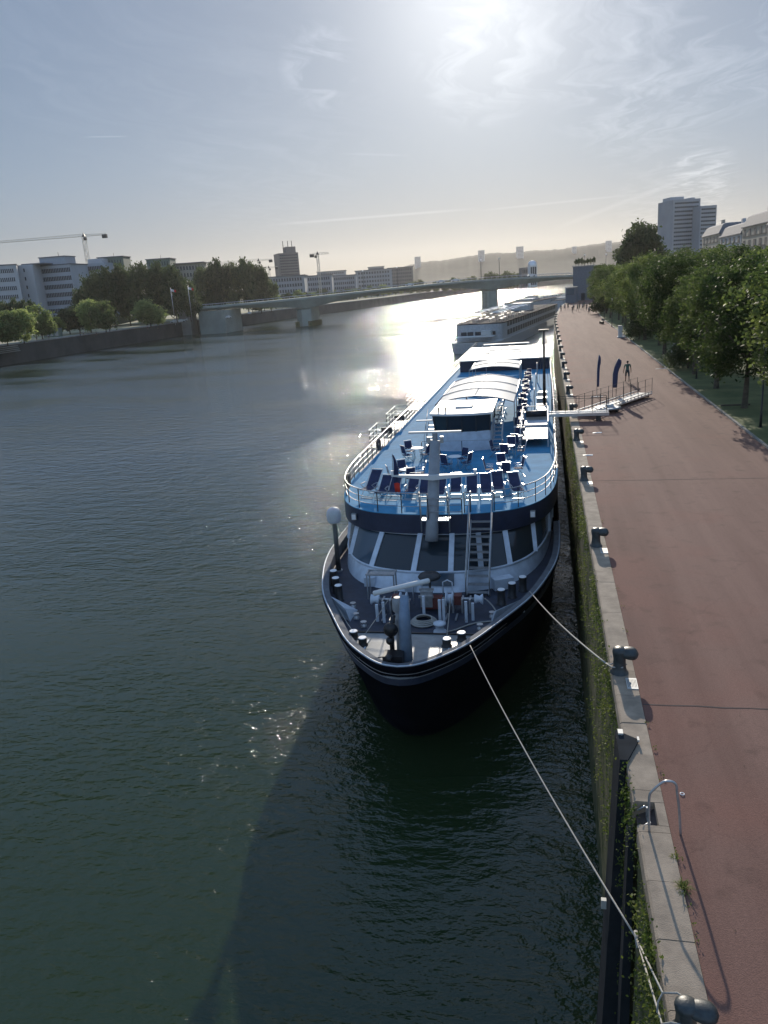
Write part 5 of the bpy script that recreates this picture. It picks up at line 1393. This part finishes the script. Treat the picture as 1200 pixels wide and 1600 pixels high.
# right bank
t, w_, h_ = bld(1051,1096,311,520,8.1,20,'apartment_tower','tall pale apartment tower with horizontal balcony bands above the lime trees', rot=.12, nx=12, nz=19, m='towerwall', band=True, wfrac=.82, hfrac=.36)
MB().box((-4,0,h_+1), (w_*.5,10,2)).build('rooftop_box', 'bldg2', t); MB().box((8,2,h_+.7), (3,8,1.4)).build('rooftop_box', 'bldg2', t)
t, w_, h_ = bld(1094,1121,321,512,8.1,20,'apartment_tower','lower stepped wing attached to the right of the tall pale tower', rot=.12, nx=7, nz=18, m='towerwall', band=True, wfrac=.85, hfrac=.34)
def mansion(x, y, w_, dp, hw, label, rz=0, m='limestone', roof='zinc'):
    t = thing('town_house', (x, y, 8.05), label, 'building', 'stone town houses behind the lime trees', rz=rz)
    wallbox(t, (0,0,0), (w_, dp, hw), 0, 7, 6, m=m, g='glassfar', wfrac=.42, hfrac=.6)
    # side facing the river
    R = -PI/2; 
    for j in range(6):
        mb = MB()
        for i in range(5): mb.box((-w_/2-.03, -dp/2+dp*(i+.5)/5, hw*(j+.52)/6), (.12, dp/5*.4, hw/6*.6))
        mb.box((-w_/2-.05, 0, hw*(j+.52)/6-hw/12*.6-.1), (.25, dp*.92, .14)); mb.build('window_ribbon', 'glassfar', t)
    r = MB(); a, b = w_/2+.35, dp/2+.35; c, d = w_/2-2.2, dp/2-2.2
    r.loft([[(-a,-b,hw),(a,-b,hw),(a,b,hw),(-a,b,hw)],[(-a,-b,hw+.25),(a,-b,hw+.25),(a,b,hw+.25),(-a,b,hw+.25)],[(-c-1,-d-1,hw+3.0),(c+1,-d-1,hw+3.0),(c+1,d+1,hw+3.0),(-c-1,d+1,hw+3.0)],[(-c,-d,hw+3.5),(c,-d,hw+3.5),(c,d,hw+3.5),(-c,d,hw+3.5)]], smooth=False)
    r.add([(-c,-d,hw+3.5),(c,-d,hw+3.5),(c,d,hw+3.5),(-c,d,hw+3.5)], [(0,1,2,3)])
    ro = r.build('roof', roof, t)
    for xx, yy in ((-c*.6, d*.5),(c*.5,-d*.3)): MB().box((xx,yy,hw+4.3), (1.0,2.2,2.2)).build('chimney', m, ro)
    return t
for i, (x, y) in enumerate([(68,250),(68,282),(68,314)]):
    mansion(x, y, 20, 31, [18.5,17,18.5,20.5][i], 'grey-roofed stone town house, %s from the near end of the row' % ORD[i], m=['limestone','bldg','limestone','limestone','bldg','limestone'][i])
mansion(66, 218, 18, 29, 17.5, 'nearest stone town house, its roof edge at the photo\'s right margin')
# stair tower of the bridge at the far end of the promenade
t = thing('stair_tower', (12.4, 280, QZ), 'dark blue-grey tower block at the promenade\'s end, topped with small conifers', 'tower', rz=-.1)
MB().box((0,0,5.4), (6.5,9,10.8)).build('wall', 'hutblue', t); MB().box((0,0,10.9), (7,9.5,.3)).build('parapet', 'concrete', t); MB().box((0,-4.6,1.2), (1.2,.1,2.3)).build('door', 'darksteel', t)
t = thing('promenade_hut', (7.9, 262, QZ), 'small blue-grey hut with a pale panel in front of the dark stair tower', 'hut', rz=-.1)
MB().box((0,0,2.3), (3.4,6,4.6)).build('wall', 'hutblue', t); MB().box((-.2,-3.05,3.4), (2.4,.1,1.8)).build('panel', 'glassblue', t); MB().box((0,0,4.68), (3.7,6.4,.14)).build('roof', 'zinc', t)
cn_ = None
for i in range(7):
    x, y = 9.7+i*.95, 277+1.3*(i % 2)
    if cn_ is None:
        cn_ = thing('conifer', (x,y,QZ+10.9), 'x', 'tree', 'small conifers on the stair tower')
        crown('crown','leaf2', [((0,0,1.2+k*.5),(.55-.12*k,.55-.12*k,.6)) for k in range(4)], 40, 14, .12, .14, 91, cn_); MB().tube([(0,0,0),(0,0,2.4)],[.08,.03],6).build('trunk','bark',cn_); cn_['label'] = 'small dark conifer, first from the left on top of the stair tower'
    else:
        o = dup(cn_, None, (x,y,QZ+10.9), i, 'small dark conifer, %s from the left on top of the stair tower' % ORD[i]); o.scale = (1,1,random.uniform(.8,1.25))

# ================================================================ FAR BANK: trees, kiosk, people, flags
def lb(u, v): return at(u, v, z=BZ)
for i, (u, v, s, k, lab) in enumerate([
    (12,536,(.95,.95,.85),0,'pale rounded tree at the far left edge of the lawn'),(38,533,(.8,.8,.9),1,'pale tree second from the left on the far lawn'),
    (67,527,(.85,.85,.95),0,'pale egg-shaped tree third from the left on the far lawn'),(90,522,(.6,.6,.6),1,'low pale shrub-like tree between the egg-shaped tree and the pair'),
    (143,517,(.8,.8,1.05),1,'upright pale tree, left one of the touching pair on the far lawn'),(166,516,(.85,.85,.95),0,'bright green tree, right one of the touching pair on the far lawn'),
    (236,508,(1.15,1.15,.9),0,'broad round pale tree standing alone at the lawn beside the parked cars'),(283,497,(.6,.6,.6),1,'small pale tree just left of the bridge abutment')]):
    s = tuple(x_*1.25 for x_ in s); p = lb(u, v+3); place(PROTP, k, (p.x, p.y, BZ-.2), i*1.3, s, lab, 'pale round trees on the far lawn')
for i, (u, dist, s) in enumerate([(5,262,(.6,.6,1.25)),(24,264,(.6,.6,1.3)),(40,266,(.6,.6,1.25)),(52,262,(.55,.55,1.2)),(106,262,(1.0,1.0,.85)),(122,272,(1.0,1.0,.95))]):
    p = at(u, 500, dist=dist+62); s = tuple(x_*1.15 for x_ in s); place(PROTD, i, (p.x, p.y, BZ), i*2.1, s, ('narrow dark tree, %s from the left in front of the office windows' % ORD[i]) if i < 4 else ('dark round bushy tree, %s one between the pale egg-shaped tree and the pair' % ('left' if i == 4 else 'right')), 'dark trees on the far bank')
for i, (u, d, s) in enumerate([(132,340,(1.1,1.1,1.9)),(152,335,(1.3,1.3,2.45)),(176,330,(1.4,1.4,2.6)),(200,335,(1.4,1.4,2.65)),(226,330,(1.4,1.4,2.7)),(250,335,(1.4,1.4,2.65)),(274,330,(1.4,1.4,2.5)),(296,345,(1.1,1.1,1.9)),(322,352,(1.4,1.4,2.4)),(344,348,(1.4,1.4,2.65)),(366,354,(1.3,1.3,2.5)),(388,352,(1.4,1.4,2.6)),(408,358,(1.3,1.3,2.35)),(424,372,(1.0,1.0,1.6))]):
    d += 45 if u < 305 else 100; s = tuple(x_*(1.02 if u < 305 else 1.12) for x_ in s); p = at(u, 480, dist=d); place(PROTD, i, (p.x, p.y, BZ), i*1.7, s, 'tall dark tree, %s from the left in the long clump on the far bank' % ORD[i], 'tall dark trees on the far bank')
for i in range(26):
    u = 392+i*9.4; d = 470+i*16+rt.uniform(-10,30); p = at(u, 460, dist=d); s = rt.uniform(.75,1.15)
    place(PROTP if i % 3 else PROTD, i, (p.x, p.y, BZ), i, (s*1.1,s*1.1,s), 'tree %s from the left along the far quay behind the bridge' % ORD[i], 'trees along the far quay behind the bridge')
for i in range(14):
    u = 640+i*14; d = 820+rt.uniform(-60,160); p = at(u, 440, dist=d); s = rt.uniform(1.0,1.9)
    place(PROTD, i, (p.x, p.y, 5), i, (s,s,s), 'distant dark tree, %s from the left between the bridge railing and the hill' % ORD[i], 'distant trees beyond the bridge')
p = lb(91, 526)
k_ = thing('kiosk', (p.x-2, p.y, BZ), 'small grey-green kiosk hut on the far lawn below the dark bushy trees', 'kiosk', rz=YA)
MB().box((0,0,1.4), (6.0,3,2.8)).build('wall', 'roofgreen', k_); MB().box((0,0,2.9), (6.4,3.4,.2)).build('roof', 'zinc', k_)
for x in (-2,0,2): MB().box((x,-1.55,1.3), (1.2,.1,1.9)).build('shutter', 'concrete', k_)
# flags on poles
for (u, v, lab) in ((267,455,'pale flag, left one of the two flying before the dark trees'),(294,452,'red and white flag, right one of the two flying before the dark trees')):
    p = at(u, v, dist=345)
    fp = thing('flag_pole', (p.x, p.y, BZ), lab, 'flag', 'flags on poles before the dark trees')
    MB().tube([(0,0,0),(0,0,p.z-BZ+1.5)], .1, 6).build('pole', 'steel', fp)
    zc = p.z-BZ
    mb = MB(); vs = []
    for i in range(7):
        for j in range(2): vs.append((.1+i*.36, .2*math.sin(i*1.3), zc+.9-.95*j-.10*i))
    mb.add(vs, [(2*i,2*i+1,2*i+3,2*i+2) for i in range(6)]); o = mb.build('flag_cloth', 'white', fp); o.data.materials.append(M['red'])
    for f in o.data.polygons: f.material_index = 1 if f.index > 3 else 0
# tiny people on the far promenade
fpn = ['far stroller on the far bank path at the left of the kiosk','far stroller standing right beside the kiosk','far stroller under the pair of trees','far stroller right of the pair of trees','far stroller on the path near the broad round tree','far stroller by the parked cars across the river','seated stroller at the bank edge right of the kiosk','second seated stroller at the bank edge right of the kiosk']
for i, (u, v) in enumerate([(58,533),(77,530),(151,524),(172,520),(231,515),(247,514),(126,526),(131,525)]):
    p = lb(u, v); dup(pps[i % 3], None, (p.x, p.y, BZ+.02), i*1.1, fpn[i], 'people strolling on the far bank')
# parked cars near the abutment
for i, (u, v) in enumerate([(283,504),(292,503),(302,501),(309,500),(365,497),(382,494),(398,491)]):
    p = lb(u, v); dup(cr0, None, (p.x-3, p.y, BZ+.02), YA+.3*i, 'parked car on the far bank, %s from the left near the bridge abutment' % ORD[i], 'cars parked on the far bank')

# ================================================================ CRANES
def crane(u, vj, dist, jib, cj, label, rot, ujw=1.4, zb=10):
    p = at(u, vj, dist=dist); h_ = p.z-zb
    t = thing('tower_crane', (p.x, p.y, zb), label, 'crane', 'tower cranes on the far bank', rz=rot)
    mb = MB(); w_ = ujw; n_ = max(4, int(h_/(w_*1.6)))
    for sx in (-1,1):
        for sy in (-1,1): mb.bar((sx*w_/2,sy*w_/2,0),(sx*w_/2,sy*w_/2,h_),.22)
    for k in range(n_):
        z0, z1 = h_*k/n_, h_*(k+1)/n_; s = 1 if k % 2 else -1
        mb.bar((-s*w_/2,-w_/2,z0),(s*w_/2,-w_/2,z1),.12); mb.bar((s*w_/2,w_/2,z0),(-s*w_/2,w_/2,z1),.12); mb.bar((-w_/2,s*w_/2,z0),(-w_/2,-s*w_/2,z1),.12)
    mb.build('tower', 'cranew', t)
    def truss(x0, x1, zt, name):
        mb = MB(); n2 = max(3, int(abs(x1-x0)/2.2))
        for y in (-.6,.6): mb.bar((x0,y,h_+.2),(x1,y,h_+.2),.18)
        mb.bar((x0,0,h_+zt),(x1,0,h_+zt*.75),.18)
        for k in range(n2):
            a_, b_ = x0+(x1-x0)*k/n2, x0+(x1-x0)*(k+1)/n2; m_ = (a_+b_)/2; zt_ = h_+zt*(1-.25*(k+.5)/n2)
            for y in (-.6,.6): mb.bar((a_,y,h_+.2),(m_,0,zt_),.09); mb.bar((m_,0,zt_),(b_,y,h_+.2),.09)
        mb.build(name, 'cranew', t)
    truss(-1, -jib, 1.7, 'jib'); truss(1, cj, 1.3, 'counter_jib')
    MB().box((cj-1.5,0,h_-.6), (3,1.6,2.2)).build('counterweight', 'darksteel', t); MB().box((1.2,-1.1,h_-1.3), (1.6,1.4,1.8)).build('cab', 'darksteel', t)
    MB().add([(-1,-1,h_),(1,-1,h_),(1,1,h_),(-1,1,h_),(0,0,h_+2.6)], [(0,1,4),(1,2,4),(2,3,4),(3,0,4)]).build('apex', 'darksteel', t)
    return t
crane(131, 370, 520, 62, 15, 'large tower crane with its long jib reaching out of the photo on the left', YA-.1, 1.8)
crane(404, 408, 700, 58, 12, 'distant crane whose horizontal jib shows just above the right-hand dark trees', YA-.1, 1.6)
crane(420, 419, 800, 30, 9, 'small low crane between the dark trees and the high-rise', YA, 1.5)
crane(496, 398, 620, 9, 6, 'small tower crane right of the dark high-rise, its jib tilting up to the right', YA+PI+.35, 1.5)

# ================================================================ SKY, SUN, CAMERA
SUN_EL, SUN_AZ = math.radians(17.5), math.radians(-4.2)      # azimuth from +Y towards +X
w = bpy.data.worlds.new('World'); bpy.context.scene.world = w; w.use_nodes = True
nt = w.node_tree; L = nt.links.new; bg = nt.nodes['Background']
sky = N(nt, 'ShaderNodeTexSky'); sky.sky_type = 'NISHITA'; sky.sun_disc = False
sky.sun_elevation = SUN_EL; sky.sun_rotation = SUN_AZ; sky.altitude = 10; sky.air_density = 1.0; sky.dust_density = DUST; sky.ozone_density = 1.6
tc = N(nt, 'ShaderNodeTexCoord'); sep = N(nt, 'ShaderNodeSeparateXYZ'); L(tc.outputs['Generated'], sep.inputs[0])
mxz = N(nt, 'ShaderNodeMath', operation='MAXIMUM'); mxz.inputs[1].default_value = .04; L(sep.outputs['Z'], mxz.inputs[0])
dx = N(nt, 'ShaderNodeMath', operation='DIVIDE'); dy = N(nt, 'ShaderNodeMath', operation='DIVIDE')
L(sep.outputs['X'], dx.inputs[0]); L(mxz.outputs[0], dx.inputs[1]); L(sep.outputs['Y'], dy.inputs[0]); L(mxz.outputs[0], dy.inputs[1])
cmb = N(nt, 'ShaderNodeCombineXYZ'); L(dx.outputs[0], cmb.inputs[0]); L(dy.outputs[0], cmb.inputs[1])
# high cirrus: warped streaks, gathered in patches at their own places in the sky
nd = N(nt, 'ShaderNodeVectorMath', operation='NORMALIZE'); L(tc.outputs['Generated'], nd.inputs[0])
def dirof(u, v):
    d = at(u, v, dist=1000)-Vector((0, 0, H)); return d.normalized()
def mth(op, a, b=None, clamp=False):
    n = N(nt, 'ShaderNodeMath', operation=op); n.use_clamp = clamp
    for i, x in enumerate((a, b)):
        if x is None: continue
        if isinstance(x, (int, float)): n.inputs[i].default_value = x
        else: L(x, n.inputs[i])
    return n.outputs[0]
def blob(u, v, rdeg):
    d = N(nt, 'ShaderNodeVectorMath', operation='DOT_PRODUCT'); d.inputs[1].default_value = dirof(u, v); L(nd.outputs[0], d.inputs[0])
    r = N(nt, 'ShaderNodeMapRange'); r.interpolation_type = 'SMOOTHSTEP'; r.inputs[1].default_value = math.cos(math.radians(rdeg)); r.inputs[2].default_value = math.cos(math.radians(rdeg*.25)); L(d.outputs['Value'], r.inputs[0]); return r.outputs[0]
warp = N(nt, 'ShaderNodeTexNoise', Scale=.8, Detail=3); L(cmb.outputs[0], warp.inputs['Vector'])
wv = N(nt, 'ShaderNodeVectorMath', operation='MULTIPLY_ADD'); wv.inputs[1].default_value = (1.3, 1.3, 0); L(warp.outputs['Color'], wv.inputs[0]); L(cmb.outputs[0], wv.inputs[2])
mp = N(nt, 'ShaderNodeMapping'); mp.inputs['Rotation'].default_value = (0, 0, .35); mp.inputs['Scale'].default_value = (3.0, .7, 1); L(wv.outputs[0], mp.inputs['Vector'])
cn = N(nt, 'ShaderNodeTexNoise', Scale=1.5, Detail=10); cn.inputs['Roughness'].default_value = .62; L(mp.outputs[0], cn.inputs['Vector'])
r1 = N(nt, 'ShaderNodeValToRGB'); r1.color_ramp.elements[0].position = .44; r1.color_ramp.elements[1].position = .74; L(cn.outputs['Fac'], r1.inputs['Fac'])
acc = None
for (u, v, r, k) in [(1010,75,7.5,1.0),(1140,60,5.5,.9),(900,80,4.0,.9),(750,80,5,1.1),(497,104,3.0,1.5),(1095,275,2.6,1.3),(150,30,9,.25),(400,180,10,.22),(1060,320,5,.35)]:
    t_ = mth('MULTIPLY', blob(u, v, r), k); acc = t_ if acc is None else mth('MAXIMUM', acc, t_)
streak = mth('MULTIPLY', r1.outputs['Color'], acc)
def trail(u0, v0, u1, v1, w_, k):
    a_, b_ = dirof(u0, v0), dirof(u1, v1); n_ = a_.cross(b_).normalized()
    d = N(nt, 'ShaderNodeVectorMath', operation='DOT_PRODUCT'); d.inputs[1].default_value = n_; L(nd.outputs[0], d.inputs[0])
    r = N(nt, 'ShaderNodeMapRange'); r.interpolation_type = 'SMOOTHSTEP'; r.inputs[1].default_value = 0; r.inputs[2].default_value = w_; r.inputs[3].default_value = 1; r.inputs[4].default_value = 0; L(mth('ABSOLUTE', d.outputs['Value']), r.inputs[0])
    return mth('MULTIPLY', mth('MULTIPLY', r.outputs[0], blob((u0+u1)/2, (v0+v1)/2, math.degrees(a_.angle(b_))*.55)), k)
for t_ in (trail(415,352,745,326,.0024,.42), trail(740,330,1000,303,.002,.25), trail(132,214,200,213,.0012,.5), trail(530,240,640,243,.002,.2), trail(860,360,1130,256,.004,.22)):
    streak = mth('ADD', streak, t_)
mu3 = N(nt, 'ShaderNodeMath', operation='MULTIPLY'); mu3.inputs[1].default_value = .62; L(streak, mu3.inputs[0])
# a thin veil that lifts the blue towards grey, and the clouds as extra scattered light
gm = N(nt, 'ShaderNodeGamma', Gamma=GAM); L(sky.outputs[0], gm.inputs['Color'])
sc1 = N(nt, 'ShaderNodeVectorMath', operation='SCALE'); sc1.inputs['Scale'].default_value = GS; L(gm.outputs[0], sc1.inputs[0])
veil = N(nt, 'ShaderNodeHueSaturation', Saturation=SAT, Value=1.0); L(sc1.outputs[0], veil.inputs['Color'])
cl = N(nt, 'ShaderNodeMixRGB', blend_type='ADD'); cl.inputs['Fac'].default_value = 1
cs = N(nt, 'ShaderNodeHueSaturation', Saturation=.15, Value=.7); L(sc1.outputs[0], cs.inputs['Color'])
cm = N(nt, 'ShaderNodeMixRGB', blend_type='MULTIPLY'); cm.inputs['Fac'].default_value = 1; L(cs.outputs[0], cm.inputs['Color1']); L(mu3.outputs[0], cm.inputs['Color2'])
tint = N(nt, 'ShaderNodeMixRGB', blend_type='MULTIPLY'); tint.inputs['Fac'].default_value = 1; tint.inputs['Color2'].default_value = TINT; L(veil.outputs[0], tint.inputs['Color1'])
hw = N(nt, 'ShaderNodeMapRange'); hw.interpolation_type = 'SMOOTHSTEP'; hw.inputs[1].default_value = .16; hw.inputs[2].default_value = 0; L(sep.outputs['Z'], hw.inputs[0])
wm = N(nt, 'ShaderNodeMixRGB', blend_type='MULTIPLY'); wm.inputs['Color2'].default_value = (.96, .86, .84, 1); L(hw.outputs[0], wm.inputs['Fac']); L(tint.outputs[0], wm.inputs['Color1'])
L(wm.outputs[0], cl.inputs['Color1']); L(cm.outputs[0], cl.inputs['Color2'])
# aureole of the low sun seen through thin cirrus
sdv = (math.sin(SUN_AZ)*math.cos(SUN_EL), math.cos(SUN_AZ)*math.cos(SUN_EL), math.sin(SUN_EL))
nrmv = N(nt, 'ShaderNodeVectorMath', operation='NORMALIZE'); L(tc.outputs['Generated'], nrmv.inputs[0])
dot = N(nt, 'ShaderNodeVectorMath', operation='DOT_PRODUCT'); dot.inputs[1].default_value = sdv; L(nrmv.outputs[0], dot.inputs[0])
dmx = N(nt, 'ShaderNodeMath', operation='MAXIMUM'); dmx.inputs[1].default_value = 0; L(dot.outputs['Value'], dmx.inputs[0])
prev_ = cl.outputs[0]
for pw, am in AURE:
    pn_ = N(nt, 'ShaderNodeMath', operation='POWER'); pn_.inputs[1].default_value = pw; L(dmx.outputs[0], pn_.inputs[0])
    am_ = N(nt, 'ShaderNodeMath', operation='MULTIPLY'); am_.inputs[1].default_value = am; L(pn_.outputs[0], am_.inputs[0])
    sc_ = N(nt, 'ShaderNodeVectorMath', operation='SCALE'); sc_.inputs[0].default_value = (1, .97, .92); L(am_.outputs[0], sc_.inputs['Scale'])
    ad_ = N(nt, 'ShaderNodeVectorMath', operation='ADD'); L(prev_, ad_.inputs[0]); L(sc_.outputs[0], ad_.inputs[1]); prev_ = ad_.outputs[0]
# sky brightness added overhead and behind the camera, out of view, to fill shadows
ov = N(nt, 'ShaderNodeMapRange'); ov.interpolation_type = 'SMOOTHSTEP'; ov.inputs[1].default_value = .36; ov.inputs[2].default_value = .75; ov.inputs[3].default_value = 1; ov.inputs[4].default_value = FILL_OVER; L(sep.outputs['Z'], ov.inputs[0])
bk = N(nt, 'ShaderNodeMapRange'); bk.interpolation_type = 'SMOOTHSTEP'; bk.inputs[1].default_value = .1; bk.inputs[2].default_value = -.6; bk.inputs[3].default_value = 1; bk.inputs[4].default_value = FILL_BACK; L(sep.outputs['Y'], bk.inputs[0])
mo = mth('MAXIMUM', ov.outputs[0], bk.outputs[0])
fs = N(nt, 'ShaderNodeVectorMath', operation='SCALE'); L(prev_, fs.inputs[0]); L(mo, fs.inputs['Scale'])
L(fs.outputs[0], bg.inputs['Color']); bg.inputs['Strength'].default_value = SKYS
sd = bpy.data.lights.new('sun', 'SUN'); sd.energy = SUNS; sd.angle = math.radians(.55); sd.color = (1, .9, .76)
so = bpy.data.objects.new('sun', sd); C.objects.link(so)
dirv = Vector((math.sin(SUN_AZ)*math.cos(SUN_EL), math.cos(SUN_AZ)*math.cos(SUN_EL), math.sin(SUN_EL)))
so.rotation_euler = dirv.to_track_quat('Z', 'Y').to_euler(); so.location = dirv*200

# haze: even air round everything
hz = MB(); X0, X1, Y0, Y1, Z0, Z1 = -5300, 5300, -400, 5400, -3.0, 230
hz.add([(X0,Y0,Z0),(X1,Y0,Z0),(X1,Y1,Z0),(X0,Y1,Z0),(X0,Y0,Z1),(X1,Y0,Z1),(X1,Y1,Z1),(X0,Y1,Z1)], [(0,3,2,1),(4,5,6,7),(0,1,5,4),(1,2,6,5),(2,3,7,6),(3,0,4,7)])
hm = bpy.data.materials.new('haze_air'); hm.use_nodes = True; hn = hm.node_tree
hn.nodes.remove(hn.nodes['Principled BSDF']); pv = hn.nodes.new('ShaderNodeVolumePrincipled')
pv.inputs['Color'].default_value = (.99, .965, .94, 1); pv.inputs['Density'].default_value = HAZE; pv.inputs['Anisotropy'].default_value = .55
hn.links.new(pv.outputs[0], hn.nodes['Material Output'].inputs['Volume'])
if HAZE: tag(hz.build('haze', hm), kind='stuff')

cd = bpy.data.cameras.new('camera'); co = bpy.data.objects.new('camera', cd); C.objects.link(co)
cd.sensor_fit = 'VERTICAL'; cd.sensor_height = 36; cd.lens = 36*F/1600; cd.clip_start = .1; cd.clip_end = 12000
co.location = (0, 0, H)
fwd = Vector((-sa*cp, ca*cp, -sp)); right0 = Vector((ca, sa, 0)); down0 = Vector((sa*sp, -ca*sp, -cp))
# unrolled image axes -> rolled:  x' = x cr - y sr ; y' = x sr + y cr
rightv = right0*cr+down0*sr; downv = right0*-sr+down0*cr
Mx = Matrix((rightv, -downv, -fwd)).transposed().to_4x4(); Mx.translation = co.location
co.matrix_world = Mx
bpy.context.scene.camera = co
sc = bpy.context.scene
sc.view_settings.view_transform = 'Standard'; sc.view_settings.look = 'None'; sc.view_settings.gamma = 1
sc.view_settings.exposure = EXPO
sc.cycles.use_denoising = True
sc.cycles.max_bounces = 6; sc.cycles.volume_bounces = 1; sc.cycles.transparent_max_bounces = 8
sc.cycles.sample_clamp_indirect = 6
